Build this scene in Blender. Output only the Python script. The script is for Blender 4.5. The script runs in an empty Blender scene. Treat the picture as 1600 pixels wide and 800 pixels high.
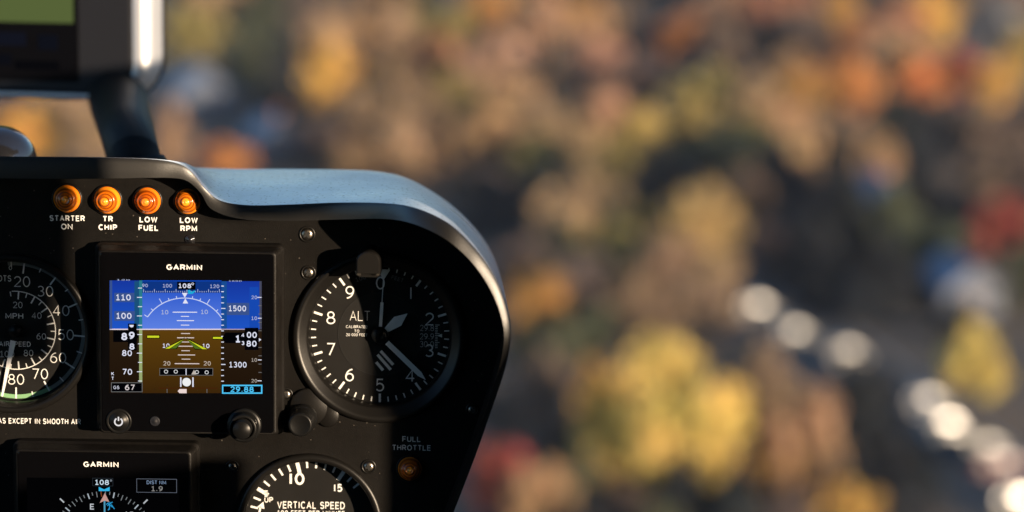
import bpy, bmesh, math, random
from mathutils import Vector, Matrix, Euler
R_ = math.radians
rnd = random.Random(7)
scene = bpy.context.scene
COL = scene.collection

# ------------------------------------------------------------------ camera, sky, sun, exposure
LENS, DIST, PITCH = 85.0, 1.152, R_(14.0)
S = 0.000305                      # one photo pixel on the instrument panel, in metres
KPX = 36.0 / LENS / 1600.0
FWD = Vector((0, math.cos(PITCH), -math.sin(PITCH)))
RIGHT = Vector((1, 0, 0))
UPV = RIGHT.cross(FWD)
CAMLOC = -FWD * DIST
cam_d = bpy.data.cameras.new('camera')
cam = bpy.data.objects.new('camera', cam_d)
COL.objects.link(cam)
cam.location = CAMLOC
cam.rotation_euler = FWD.to_track_quat('-Z', 'Y').to_euler()
cam_d.lens = LENS
cam_d.sensor_width = 36.0
cam_d.clip_start = 0.05
cam_d.clip_end = 6000
cam_d.dof.use_dof = True
cam_d.dof.focus_distance = DIST
cam_d.dof.aperture_fstop = 4.7
cam_d.dof.aperture_blades = 0
scene.camera = cam

# panel frame: u right, v up, w out of the panel face
PANEL_EL = R_(5.5)
WN = Vector((0, -math.cos(PANEL_EL), math.sin(PANEL_EL)))
_u = Vector((1, 0, 0)); _v = WN.cross(_u)
_roll = R_(-0.75)
U = _u * math.cos(_roll) + _v * math.sin(_roll)
V = _v * math.cos(_roll) - _u * math.sin(_roll)
PF = Matrix(((U.x, V.x, WN.x, 0), (U.y, V.y, WN.y, 0), (U.z, V.z, WN.z, 0), (0, 0, 0, 1)))

HAZE = 0.00008
EXPO = 1.05
SUN_L = Vector((0.70, 0.10, 0.70)).normalized()
SUN_W = (PF.to_3x3() @ SUN_L).normalized()
sun_el = math.asin(SUN_W.z)
sun_d = bpy.data.lights.new('sun', 'SUN')
sun_d.energy = 5.0
sun_d.angle = R_(0.5)
sun_d.color = (1.0, 0.78, 0.55)
sun = bpy.data.objects.new('sun', sun_d)
COL.objects.link(sun)
sun.rotation_euler = SUN_W.to_track_quat('Z', 'Y').to_euler()
sun.location = SUN_W * 50

world = bpy.data.worlds.new('World')
scene.world = world
world.use_nodes = True
wn = world.node_tree
bg = wn.nodes['Background']
sky = wn.nodes.new('ShaderNodeTexSky')
sky.sky_type = 'NISHITA'
sky.sun_disc = False
sky.sun_elevation = max(sun_el, R_(4))
sky.sun_rotation = math.atan2(SUN_W.x, SUN_W.y)
sky.altitude = 400
sky.air_density = 1.0
sky.dust_density = 0.6
sky.ozone_density = 3.0
wn.links.new(sky.outputs[0], bg.inputs[0])
bg.inputs[1].default_value = 0.14

scene.view_settings.view_transform = 'Standard'
scene.view_settings.look = 'None'
scene.view_settings.exposure = EXPO
scene.view_settings.gamma = 1
scene.view_settings.use_curve_mapping = False
scene.render.engine = 'CYCLES'
scene.cycles.use_denoising = True
scene.cycles.max_bounces = 6
scene.cycles.diffuse_bounces = 3
scene.cycles.glossy_bounces = 3
scene.cycles.transparent_max_bounces = 12
scene.cycles.sample_clamp_indirect = 6

# ------------------------------------------------------------------ materials
def srgb(r, g, b):
    f = lambda c: (c / 255 / 12.92) if c / 255 <= 0.04045 else ((c / 255 + 0.055) / 1.055) ** 2.4
    return (f(r), f(g), f(b))

def mat(name, col, rough=0.5, metal=0.0, spec=0.5, coat=0.0, bump=None, var=0.0, varscale=30, ior=1.5):
    m = bpy.data.materials.new(name); m.use_nodes = True
    nt = m.node_tree; b = nt.nodes['Principled BSDF']
    b.inputs['Base Color'].default_value = (*col, 1)
    b.inputs['Roughness'].default_value = rough
    b.inputs['Metallic'].default_value = metal
    b.inputs['Specular IOR Level'].default_value = spec
    b.inputs['IOR'].default_value = ior
    if coat:
        b.inputs['Coat Weight'].default_value = coat
        b.inputs['Coat Roughness'].default_value = 0.06
    tc = None
    if bump or var:
        tc = nt.nodes.new('ShaderNodeTexCoord')
    if bump:
        sc, st, dist = bump
        n = nt.nodes.new('ShaderNodeTexNoise'); n.inputs['Scale'].default_value = sc
        n.inputs['Detail'].default_value = 3
        nt.links.new(tc.outputs['Object'], n.inputs['Vector'])
        bp = nt.nodes.new('ShaderNodeBump'); bp.inputs['Strength'].default_value = st
        bp.inputs['Distance'].default_value = dist
        nt.links.new(n.outputs['Fac'], bp.inputs['Height'])
        nt.links.new(bp.outputs['Normal'], b.inputs['Normal'])
    if var:
        n = nt.nodes.new('ShaderNodeTexNoise'); n.inputs['Scale'].default_value = varscale
        n.inputs['Detail'].default_value = 5
        nt.links.new(tc.outputs['Object'], n.inputs['Vector'])
        r = nt.nodes.new('ShaderNodeValToRGB')
        r.color_ramp.elements[0].position = 0.3; r.color_ramp.elements[1].position = 0.7
        r.color_ramp.elements[0].color = (*[c * (1 - var) for c in col], 1)
        r.color_ramp.elements[1].color = (*[min(1, c * (1 + var)) for c in col], 1)
        nt.links.new(n.outputs['Fac'], r.inputs['Fac'])
        nt.links.new(r.outputs['Color'], b.inputs['Base Color'])
    return m

EMK = 2 ** -EXPO
_em = {}
def emit(r, g, b, k=1.0):
    key = (r, g, b, k)
    if key not in _em:
        m = bpy.data.materials.new('display_light'); m.use_nodes = True
        nt = m.node_tree; nt.nodes.clear()
        o = nt.nodes.new('ShaderNodeOutputMaterial'); e = nt.nodes.new('ShaderNodeEmission')
        e.inputs[0].default_value = (*srgb(r, g, b), 1); e.inputs[1].default_value = EMK * k
        nt.links.new(e.outputs[0], o.inputs[0]); _em[key] = m
    return _em[key]

def grad_emit(name, y0, c0, y1, c1):
    m = bpy.data.materials.new(name); m.use_nodes = True
    nt = m.node_tree; nt.nodes.clear()
    o = nt.nodes.new('ShaderNodeOutputMaterial'); e = nt.nodes.new('ShaderNodeEmission')
    tc = nt.nodes.new('ShaderNodeTexCoord'); sp = nt.nodes.new('ShaderNodeSeparateXYZ')
    mr = nt.nodes.new('ShaderNodeMapRange'); mx = nt.nodes.new('ShaderNodeMix'); mx.data_type = 'RGBA'
    nt.links.new(tc.outputs['Object'], sp.inputs[0]); nt.links.new(sp.outputs['Y'], mr.inputs[0])
    mr.inputs[1].default_value = y0 * S; mr.inputs[2].default_value = y1 * S
    nt.links.new(mr.outputs[0], mx.inputs[0])
    mx.inputs[6].default_value = (*srgb(*c0), 1); mx.inputs[7].default_value = (*srgb(*c1), 1)
    nt.links.new(mx.outputs[2], e.inputs[0]); e.inputs[1].default_value = EMK
    nt.links.new(e.outputs[0], o.inputs[0])
    return m

def pane_mat(name, tint=(1, 1, 1), rough=0.02, ior=1.45):
    m = bpy.data.materials.new(name); m.use_nodes = True
    nt = m.node_tree; nt.nodes.clear()
    o = nt.nodes.new('ShaderNodeOutputMaterial')
    t = nt.nodes.new('ShaderNodeBsdfTransparent'); t.inputs[0].default_value = (*tint, 1)
    g = nt.nodes.new('ShaderNodeBsdfGlossy'); g.inputs['Roughness'].default_value = rough
    f = nt.nodes.new('ShaderNodeLayerWeight'); f.inputs[0].default_value = 0.5
    pw = nt.nodes.new('ShaderNodeMath'); pw.operation = 'POWER'; pw.inputs[1].default_value = 5.0
    ma = nt.nodes.new('ShaderNodeMath'); ma.operation = 'MULTIPLY_ADD'; ma.inputs[1].default_value = 0.9; ma.inputs[2].default_value = 0.035
    nt.links.new(f.outputs['Facing'], pw.inputs[0]); nt.links.new(pw.outputs[0], ma.inputs[0])
    mx = nt.nodes.new('ShaderNodeMixShader')
    nt.links.new(ma.outputs[0], mx.inputs[0]); nt.links.new(t.outputs[0], mx.inputs[1]); nt.links.new(g.outputs[0], mx.inputs[2])
    nt.links.new(mx.outputs[0], o.inputs[0])
    return m

def crinkle_mat(name, col, rough, scale, strength, dist, speck=0.0, spec=0.35, pits=(220, 0.125, (0.06, 0.055, 0.05))):
    """crinkle paint: fine bumps, a little dust and a few pits"""
    m = mat(name, col, rough, bump=(scale, strength, dist), spec=spec)
    nt = m.node_tree; b = nt.nodes['Principled BSDF']
    tc = nt.nodes.new('ShaderNodeTexCoord')
    n = nt.nodes.new('ShaderNodeTexNoise'); n.inputs['Scale'].default_value = scale * 0.22; n.inputs['Detail'].default_value = 6
    n2 = nt.nodes.new('ShaderNodeTexNoise'); n2.inputs['Scale'].default_value = 14; n2.inputs['Detail'].default_value = 4
    nt.links.new(tc.outputs['Object'], n.inputs['Vector']); nt.links.new(tc.outputs['Object'], n2.inputs['Vector'])
    r = nt.nodes.new('ShaderNodeMapRange'); r.inputs[1].default_value = 0.3; r.inputs[2].default_value = 0.75
    r.inputs[3].default_value = max(0.05, rough - 0.13); r.inputs[4].default_value = min(1, rough + 0.15)
    nt.links.new(n2.outputs['Fac'], r.inputs[0]); nt.links.new(r.outputs[0], b.inputs['Roughness'])
    cr = nt.nodes.new('ShaderNodeValToRGB')
    cr.color_ramp.elements[0].position = 0.34; cr.color_ramp.elements[0].color = (*[c * 0.82 for c in col], 1)
    cr.color_ramp.elements[1].position = 0.72; cr.color_ramp.elements[1].color = (*[c * (1.12 + speck) for c in col], 1)
    nt.links.new(n.outputs['Fac'], cr.inputs[0])
    vo = nt.nodes.new('ShaderNodeTexVoronoi'); vo.inputs['Scale'].default_value = pits[0]
    nt.links.new(tc.outputs['Object'], vo.inputs['Vector'])
    th = nt.nodes.new('ShaderNodeMath'); th.operation = 'LESS_THAN'; th.inputs[1].default_value = pits[1]
    nz = nt.nodes.new('ShaderNodeMath'); nz.operation = 'MULTIPLY_ADD'; nz.inputs[1].default_value = 0.16
    nt.links.new(n2.outputs['Fac'], nz.inputs[0]); nt.links.new(vo.outputs['Distance'], nz.inputs[2]); nt.links.new(nz.outputs[0], th.inputs[0])
    pm = nt.nodes.new('ShaderNodeMix'); pm.data_type = 'RGBA'
    nt.links.new(th.outputs[0], pm.inputs[0]); nt.links.new(cr.outputs[0], pm.inputs[6]); pm.inputs[7].default_value = (*pits[2], 1)
    nt.links.new(pm.outputs[2], b.inputs['Base Color'])
    m['pit_node'] = th.name
    return m

M_PANEL = crinkle_mat('panel_black_paint', (0.0054, 0.0047, 0.0041), 0.5, 1700, 0.3, 0.0003, 0.0, 0.17, (200, 0.14, (0.07, 0.06, 0.05)))
M_HOOD = crinkle_mat('hood_sky_sheen_leatherette', (0.18, 0.20, 0.285), 0.36, 900, 0.5, 0.0004, 0.2, 1.0, (340, 0.265, (0.012, 0.014, 0.02)))  # black hood; the blue sky reflection is put into its base colour
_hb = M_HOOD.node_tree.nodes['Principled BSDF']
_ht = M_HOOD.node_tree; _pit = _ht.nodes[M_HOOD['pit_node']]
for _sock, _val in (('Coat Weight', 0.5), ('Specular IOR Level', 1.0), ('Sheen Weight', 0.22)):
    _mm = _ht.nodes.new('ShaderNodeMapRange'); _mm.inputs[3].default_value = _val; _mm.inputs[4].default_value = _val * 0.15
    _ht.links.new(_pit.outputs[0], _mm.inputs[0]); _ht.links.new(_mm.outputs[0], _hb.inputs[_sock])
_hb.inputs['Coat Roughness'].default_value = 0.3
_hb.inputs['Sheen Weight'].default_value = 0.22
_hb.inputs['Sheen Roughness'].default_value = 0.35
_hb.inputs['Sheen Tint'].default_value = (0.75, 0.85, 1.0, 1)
M_RIM = mat('hood_rim_black', (0.008, 0.0075, 0.007), 0.43, spec=0.85, bump=(1200, 0.15, 0.0003))
M_BEZEL = mat('bezel_black_metal', (0.0065, 0.006, 0.0055), 0.36, spec=0.3, bump=(2500, 0.2, 0.0002))
M_DIAL = mat('dial_matt_black', (0.0085, 0.008, 0.0075), 0.75, spec=0.2, var=0.2, varscale=60)
M_DISC = mat('dial_disc_black', (0.011, 0.0105, 0.010), 0.7, spec=0.2)
M_WHITE = mat('white_marking_paint', (0.8, 0.8, 0.78), 0.6)
M_GREYMARK = mat('grey_marking_paint', (0.16, 0.17, 0.17), 0.6)
M_GREENMARK = mat('green_marking_paint', (0.20, 0.40, 0.20), 0.6)
M_LINE = mat('dark_line', (0.003, 0.003, 0.003), 0.8)
M_NEEDLE = mat('needle_white_paint', (0.8, 0.8, 0.8), 0.5)
M_KNOB = mat('knob_black_plastic', (0.006, 0.006, 0.006), 0.36, spec=0.22, bump=(900, 0.1, 0.0002))
M_GLOSS = mat('display_black_glass', (0.002, 0.002, 0.0025), 0.1, spec=0.25)
M_UNIT = crinkle_mat('display_case_black', (0.0056, 0.0049, 0.0044), 0.45, 1500, 0.3, 0.0003, 0.2, 0.25)
M_STEEL = mat('screw_steel', (0.30, 0.27, 0.23), 0.32, metal=1.0)
M_RECESS = mat('screw_recess_dark', (0.01, 0.01, 0.01), 0.8)
M_SILVER = mat('silver_edge_metal', (0.66, 0.66, 0.68), 0.46, metal=0.7)
M_GREYPLASTIC = mat('grey_plastic', (0.0115, 0.012, 0.0155), 0.5, spec=0.25, bump=(700, 0.08, 0.0004))
M_STALK = mat('stalk_black_rubber', (0.008, 0.0075, 0.007), 0.6, spec=0.2, bump=(500, 0.12, 0.0005))
M_HOUSING = mat('housing_gloss_black', (0.012, 0.012, 0.014), 0.16, coat=1.0)
M_SCREEN = mat('tablet_screen_black', (0.002, 0.002, 0.003), 0.5, spec=0.05)
M_PANE = pane_mat('dial_glass')
M_CABIN = mat('cabin_dark_trim', (0.022, 0.022, 0.022), 0.8, var=0.2, varscale=8)

def amber_mat():
    m = bpy.data.materials.new('amber_lens_plastic'); m.use_nodes = True
    nt = m.node_tree; b = nt.nodes['Principled BSDF']
    b.inputs['Base Color'].default_value = (0.95, 0.21, 0.008, 1)
    b.inputs['Roughness'].default_value = 0.22
    b.inputs['Coat Weight'].default_value = 1.0
    b.inputs['Coat Roughness'].default_value = 0.04
    # rib shading, bright rim and central highlight put into the amber colour
    tc = nt.nodes.new('ShaderNodeTexCoord'); ln = nt.nodes.new('ShaderNodeVectorMath'); ln.operation = 'LENGTH'
    sp = nt.nodes.new('ShaderNodeSeparateXYZ'); cb = nt.nodes.new('ShaderNodeCombineXYZ')
    nt.links.new(tc.outputs['Object'], sp.inputs[0]); nt.links.new(sp.outputs[0], cb.inputs[0]); nt.links.new(sp.outputs[1], cb.inputs[1])
    nt.links.new(cb.outputs[0], ln.inputs[0])
    mr = nt.nodes.new('ShaderNodeMapRange'); mr.inputs[1].default_value = 0; mr.inputs[2].default_value = 22 * S
    nt.links.new(ln.outputs['Value'], mr.inputs[0])
    cr = nt.nodes.new('ShaderNodeValToRGB'); e = cr.color_ramp.elements
    e[0].position = 0.0; e[0].color = (1.0, 0.46, 0.06, 1)
    e[1].position = 1.0; e[1].color = (0.9, 0.2, 0.01, 1)
    for p, c in ((0.22, (0.95, 0.25, 0.012)), (0.32, (0.16, 0.028, 0.002)), (0.42, (0.7, 0.14, 0.005)), (0.52, (0.14, 0.025, 0.002)),
                 (0.62, (0.65, 0.13, 0.004)), (0.75, (0.2, 0.034, 0.002)), (0.84, (1.0, 0.26, 0.014))):
        q = e.new(p); q.color = (*c, 1)
    nt.links.new(mr.outputs[0], cr.inputs[0])
    oi = nt.nodes.new('ShaderNodeObjectInfo'); hsv = nt.nodes.new('ShaderNodeHueSaturation')     # each lens has its own tint
    r1 = nt.nodes.new('ShaderNodeMapRange'); r1.inputs[3].default_value = 0.49; r1.inputs[4].default_value = 0.508
    r2 = nt.nodes.new('ShaderNodeMapRange'); r2.inputs[3].default_value = 0.75; r2.inputs[4].default_value = 1.1
    nt.links.new(oi.outputs['Random'], r1.inputs[0]); nt.links.new(oi.outputs['Random'], r2.inputs[0])
    nt.links.new(r1.outputs[0], hsv.inputs['Hue']); nt.links.new(r2.outputs[0], hsv.inputs['Value'])
    nt.links.new(cr.outputs[0], hsv.inputs['Color']); nt.links.new(hsv.outputs[0], b.inputs['Base Color'])
    return m
M_AMBER = amber_mat()

# ------------------------------------------------------------------ panel-space helpers (pixel units)
def P(px, py, w=0.0):
    """panel coordinates (u, v, in pixel units) of the point at depth w (pixel units) seen at a photo pixel"""
    d = FWD + RIGHT * ((px - 800) * KPX) + UPV * ((400 - py) * KPX)
    t = (w * S - CAMLOC.dot(WN)) / d.dot(WN)
    X = CAMLOC + d * t
    return X.dot(U) / S, X.dot(V) / S

class MB:
    def __init__(self, k=S):
        self.v, self.f, self.mi, self.sm, self.mats, self.k = [], [], [], [], [], k
    def m(self, material):
        if material not in self.mats: self.mats.append(material)
        return self.mats.index(material)
    def add(self, vs, fs, material, smooth=False):
        o = len(self.v); i = self.m(material)
        self.v += [tuple(p) for p in vs]
        for f in fs:
            self.f.append([a + o for a in f]); self.mi.append(i); self.sm.append(smooth)
    def poly(self, pts, z, material):
        self.add([(x, y, z) for x, y in pts], [list(range(len(pts)))], material)
    def rect(self, x0, y0, x1, y1, z, material):
        self.poly([(x0, y0), (x1, y0), (x1, y1), (x0, y1)], z, material)
    def disc(self, cx, cy, r, z, material, n=48):
        self.poly([(cx + r * math.cos(2 * math.pi * i / n), cy + r * math.sin(2 * math.pi * i / n)) for i in range(n)], z, material)
    def ring(self, cx, cy, r0, r1, z, material, a0=0, a1=360, n=64):
        """arc band; angles clockwise from the top in degrees"""
        vs, fs = [], []
        for i in range(n + 1):
            a = R_(a0 + (a1 - a0) * i / n)
            for r in (r0, r1): vs.append((cx + r * math.sin(a), cy + r * math.cos(a), z))
        for i in range(n): fs.append([2 * i, 2 * i + 1, 2 * i + 3, 2 * i + 2])
        self.add(vs, fs, material)
    def tick(self, cx, cy, ang, r0, r1, wd, z, material, wd2=None):
        a = R_(ang); d = (math.sin(a), math.cos(a)); n = (d[1], -d[0]); h = wd / 2; h2 = (wd2 if wd2 is not None else wd) / 2
        self.poly([(cx + d[0] * r0 - n[0] * h, cy + d[1] * r0 - n[1] * h), (cx + d[0] * r0 + n[0] * h, cy + d[1] * r0 + n[1] * h),
                   (cx + d[0] * r1 + n[0] * h2, cy + d[1] * r1 + n[1] * h2), (cx + d[0] * r1 - n[0] * h2, cy + d[1] * r1 - n[1] * h2)], z, material)
    def line(self, x0, y0, x1, y1, wd, z, material):
        dx, dy = x1 - x0, y1 - y0; L = math.hypot(dx, dy) or 1; nx, ny = -dy / L * wd / 2, dx / L * wd / 2
        self.poly([(x0 - nx, y0 - ny), (x1 - nx, y1 - ny), (x1 + nx, y1 + ny), (x0 + nx, y0 + ny)], z, material)
    def lathe(self, prof, material, cx=0, cy=0, n=64, smooth=True, z0=0):
        vs, fs = [], []
        for r, z in prof:
            for i in range(n):
                a = 2 * math.pi * i / n; vs.append((cx + r * math.cos(a), cy + r * math.sin(a), z + z0))
        for j in range(len(prof) - 1):
            for i in range(n):
                fs.append([j * n + i, j * n + (i + 1) % n, (j + 1) * n + (i + 1) % n, (j + 1) * n + i])
        self.add(vs, fs, material, smooth)
    def prism(self, pts, z0, z1, material, smooth=False):
        n = len(pts)
        vs = [(x, y, z0) for x, y in pts] + [(x, y, z1) for x, y in pts]
        fs = [[i, (i + 1) % n, n + (i + 1) % n, n + i] for i in range(n)] + [list(range(n, 2 * n)), list(range(n - 1, -1, -1))]
        self.add(vs, fs, material, smooth)
    def loft(self, rings, material, smooth=False, cap=True, closed=True):
        n = len(rings[0]); vs = [p for r in rings for p in r]; fs = []
        for j in range(len(rings) - 1):
            for i in range(n if closed else n - 1):
                fs.append([j * n + i, j * n + (i + 1) % n, (j + 1) * n + (i + 1) % n, (j + 1) * n + i])
        if cap:
            fs.append(list(range((len(rings) - 1) * n, len(rings) * n))); fs.append(list(range(n - 1, -1, -1)))
        self.add(vs, fs, material, smooth)
    def box(self, x0, y0, z0, x1, y1, z1, material):
        self.prism([(x0, y0), (x1, y0), (x1, y1), (x0, y1)], z0, z1, material)
    def text(self, s, x, y, h, z, material, bold=0.0, width=None, align='C', rot=0.0, wscale=1.0):
        vs, fs, x0, x1 = text_mesh(s, bold)
        k = h / CAP
        kx = k * wscale if width is None else width / (x1 - x0)
        if align == 'C': ox = -(x0 + x1) / 2
        elif align == 'L': ox = -x0
        else: ox = -x1
        c, sn = math.cos(rot), math.sin(rot)
        out = []
        for a, b, dz in vs:
            X, Y = (a + ox) * kx, (b - CAP / 2) * k
            out.append((x + X * c - Y * sn, y + X * sn + Y * c, z + dz))
        self.add(out, fs, material)
    def build(self, name, parent=None, autosmooth=False):
        me = bpy.data.meshes.new(name)
        k = self.k
        me.from_pydata([(a * k, b * k, c * k) for a, b, c in self.v], [], self.f)
        for m in self.mats: me.materials.append(m)
        me.polygons.foreach_set('material_index', self.mi)
        me.polygons.foreach_set('use_smooth', self.sm)
        me.update()
        bm = bmesh.new(); bm.from_mesh(me)
        bmesh.ops.recalc_face_normals(bm, faces=bm.faces) if autosmooth else None
        bm.to_mesh(me); bm.free()
        o = bpy.data.objects.new(name, me); COL.objects.link(o)
        if parent is not None: o.parent = parent
        return o

def _arc(cx, cy, rx, ry, a0, a1, n=10):
    n = max(3, int(abs(a1 - a0) / 360 * 26))
    return [(cx + rx * math.cos(R_(a0 + (a1 - a0) * i / n)), cy + ry * math.sin(R_(a0 + (a1 - a0) * i / n))) for i in range(n + 1)]
def _ell(cx, cy, rx, ry): return _arc(cx, cy, rx, ry, 90, 450)
GLYPH = {   # width, strokes (cap height 1)
 '0': (.58, [_ell(.29, .5, .29, .5)]), '1': (.5, [[(.03, .8), (.27, 1), (.27, 0)], [(.0, 0), (.54, 0)]]), 'l': (.12, [[(.06, 0), (.06, 1)]]),
 '2': (.58, [_arc(.29, .71, .28, .29, 165, -38) + [(.0, 0), (.58, 0)]]), '3': (.56, [_arc(.27, .76, .25, .24, 145, -90), _arc(.27, .26, .29, .26, 90, -145)]),
 '4': (.62, [[(.45, 0), (.45, 1), (.0, .27), (.62, .27)]]), '5': (.57, [[(.53, 1), (.1, 1), (.05, .5)] + _arc(.27, .32, .29, .32, 125, -145)]),
 '6': (.58, [_ell(.29, .31, .28, .31), _arc(.56, .33, .55, .67, 95, 178)]), '7': (.56, [[(.0, 1), (.56, 1), (.18, 0)]]),
 '8': (.58, [_ell(.29, .76, .23, .24), _ell(.29, .26, .29, .26)]), '9': (.58, [_ell(.29, .69, .28, .31), _arc(.02, .67, .55, .67, -85, -2)]),
 '.': (.14, [[(.07, 0), (.07, .14)]]), ' ': (.3, []),
 'A': (.7, [[(.0, 0), (.35, 1), (.7, 0)], [(.13, .34), (.57, .34)]]), 'B': (.6, [[(.0, 0), (.0, 1), (.3, 1)] + _arc(.3, .76, .24, .24, 90, -90) + [(.0, .52)], [(.3, .52)] + _arc(.32, .26, .28, .26, 90, -90) + [(.0, 0)]]),
 'C': (.68, [_arc(.36, .5, .36, .5, 48, 312)]), 'D': (.65, [[(.0, 0), (.0, 1), (.28, 1)] + _arc(.28, .5, .37, .5, 90, -90) + [(.0, 0)]]),
 'E': (.54, [[(.54, 1), (.0, 1), (.0, 0), (.56, 0)], [(.0, .52), (.5, .52)]]), 'F': (.52, [[(.54, 1), (.0, 1), (.0, 0)], [(.0, .5), (.47, .5)]]),
 'G': (.7, [_arc(.36, .5, .36, .5, 48, 335) + [(.7, .45), (.42, .45)]]), 'H': (.62, [[(.0, 0), (.0, 1)], [(.62, 0), (.62, 1)], [(.0, .52), (.62, .52)]]),
 'I': (.1, [[(.05, 0), (.05, 1)]]), 'K': (.62, [[(.0, 0), (.0, 1)], [(.58, 1), (.02, .4)], [(.22, .6), (.62, 0)]]), 'L': (.5, [[(.0, 1), (.0, 0), (.52, 0)]]),
 'M': (.76, [[(.0, 0), (.0, 1), (.38, .18), (.76, 1), (.76, 0)]]), 'N': (.64, [[(.0, 0), (.0, 1), (.64, 0), (.64, 1)]]), 'O': (.74, [_ell(.37, .5, .37, .5)]),
 'P': (.56, [[(.0, 0), (.0, 1), (.3, 1)] + _arc(.3, .73, .26, .27, 90, -90) + [(.0, .46)]]), 'R': (.6, [[(.0, 0), (.0, 1), (.32, 1)] + _arc(.32, .74, .26, .26, 90, -90) + [(.0, .48)], [(.32, .48), (.6, 0)]]),
 'S': (.58, [_arc(.29, .75, .26, .25, 28, 250) + _arc(.29, .26, .29, .26, 75, -155)]), 'T': (.6, [[(.0, 1), (.6, 1)], [(.3, 1), (.3, 0)]]),
 'U': (.62, [[(.0, 1), (.0, .32)] + _arc(.31, .32, .31, .32, 180, 360) + [(.62, 1)]]), 'V': (.66, [[(.0, 1), (.33, 0), (.66, 1)]]), 'W': (.92, [[(.0, 1), (.23, 0), (.46, .95), (.69, 0), (.92, 1)]]),
 'X': (.62, [[(.0, 0), (.62, 1)], [(.0, 1), (.62, 0)]]), 'Y': (.62, [[(.0, 1), (.31, .48), (.31, 0)], [(.31, .48), (.62, 1)]]),
}
_tx = {}
CAP = 1.0
def text_mesh(s, bold):
    """lettering built as mitred ribbons along each stroke; returns 3D verts (z in stroke order), faces and x extent"""
    key = (s, bold)
    if key in _tx: return _tx[key]
    wt = max(0.06, 0.135 + bold * 2.6)
    vs, fs, x = [], [], 0.0
    xmax = 0.0
    for ch in s:
        gw, strokes = GLYPH[ch]
        for k, st in enumerate(strokes):
            pts = [(x + wt / 2 + a * 1.0, wt / 2 + b * (1 - wt)) for a, b in st]
            closed = math.dist(pts[0], pts[-1]) < 1e-6
            n = len(pts); o = len(vs)
            for i, p in enumerate(pts):
                a = pts[i - 1] if i > 0 else (pts[-2] if closed else None); c = pts[i + 1] if i < n - 1 else (pts[1] if closed else None)
                d1 = Vector((p[0] - a[0], p[1] - a[1])).normalized() if a else None
                d2 = Vector((c[0] - p[0], c[1] - p[1])).normalized() if c else None
                d1 = d1 if d1 is not None else d2; d2 = d2 if d2 is not None else d1
                t = (d1 + d2)
                t = t.normalized() if t.length > 1e-3 else d1
                nn = Vector((-t.y, t.x)); m_ = 1 / max(0.62, nn.dot(Vector((-d1.y, d1.x))))
                q = Vector(p)
                if not closed and i == 0 and n > 1 and ch in 'TIHLEFl1': q = q
                vs.append((*(q + nn * wt / 2 * m_), k * 0.03)); vs.append((*(q - nn * wt / 2 * m_), k * 0.03))
            for i in range(n - 1): fs.append([o + 2 * i, o + 2 * i + 1, o + 2 * i + 3, o + 2 * i + 2])
        if strokes: xmax = x + gw + wt
        x += gw + wt + (0.17 if strokes else 0.05)
    # straight stems should reach the full cap height
    _tx[key] = (vs, fs, 0.0, xmax)
    return _tx[key]

def tag(o, label=None, cat=None, group=None, kind=None):
    if label: o['label'] = label
    if cat: o['category'] = cat
    if group: o['group'] = group
    if kind: o['kind'] = kind
    return o

def panel_thing(name, u, v, w, label, cat, group=None):
    """an Empty fixed to the panel at panel coordinates (pixel units)"""
    o = bpy.data.objects.new(name, None); COL.objects.link(o)
    o.empty_display_size = 0.02
    o.matrix_world = PF @ Matrix.Translation((u * S, v * S, w * S))
    return tag(o, label, cat, group)

def rrect(x0, y0, x1, y1, r, n=6):
    pts = []
    for cx, cy, a0 in ((x1 - r, y1 - r, 0), (x0 + r, y1 - r, 90), (x0 + r, y0 + r, 180), (x1 - r, y0 + r, 270)):
        for i in range(n + 1):
            a = R_(a0 + 90 * i / n); pts.append((cx + r * math.cos(a), cy + r * math.sin(a)))
    return pts

def catmull(rows, per=8):
    out = []; n = len(rows)
    for i in range(n - 1):
        p0 = rows[max(i - 1, 0)]; p1 = rows[i]; p2 = rows[i + 1]; p3 = rows[min(i + 2, n - 1)]
        for k in range(per):
            t = k / per
            out.append([0.5 * (2 * b + (c - a) * t + (2 * a - 5 * b + 4 * c - d) * t * t + (3 * b - a - 3 * c + d) * t ** 3)
                        for a, b, c, d in zip(p0, p1, p2, p3)])
    out.append(list(rows[-1]))
    return out

# ------------------------------------------------------------------ instrument panel and its hood
# outer edge px,py | inner edge px,py | depth of the rim | back edge px,py
ROWS = [
    (20, 245, 20, 279, 74, 20, 262), (150, 246, 150, 279, 72, 150, 262), (235, 249, 228, 278, 66, 235, 262), (278, 256, 268, 278, 58, 285, 262),
    (300, 270, 293, 283, 52, 300, 262), (321, 296, 314, 302, 40, 316, 262), (345, 314, 331, 327, 38, 338, 263), (388, 321, 376, 342, 40, 385, 264),
    (450, 320, 450, 345, 42, 450, 264), (530, 317, 530, 343, 54, 530, 265), (600, 318, 598, 342, 98, 592, 268), (648, 326, 643, 349, 152, 640, 280),
    (700, 350, 692, 371, 184, 692, 310), (740, 387, 730, 402, 190, 732, 345), (770, 428, 758, 438, 190, 762, 383), (789, 471, 777, 476, 191, 780, 425),
    (798, 512, 787, 514, 192, 788, 470), (796, 548, 786, 546, 186, 790, 515), (785, 592, 776, 588, 166, 780, 560), (765, 650, 757, 646, 138, 758, 620),
    (743, 712, 735, 709, 114, 735, 690), (720, 772, 712, 769, 96, 712, 752), (695, 835, 687, 832, 85, 687, 815), (655, 930, 647, 927, 80, 650, 915),
    (640, 1050, 632, 1050, 80, 636, 1040)]
MIRX = P(20, 500)[0]
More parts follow.
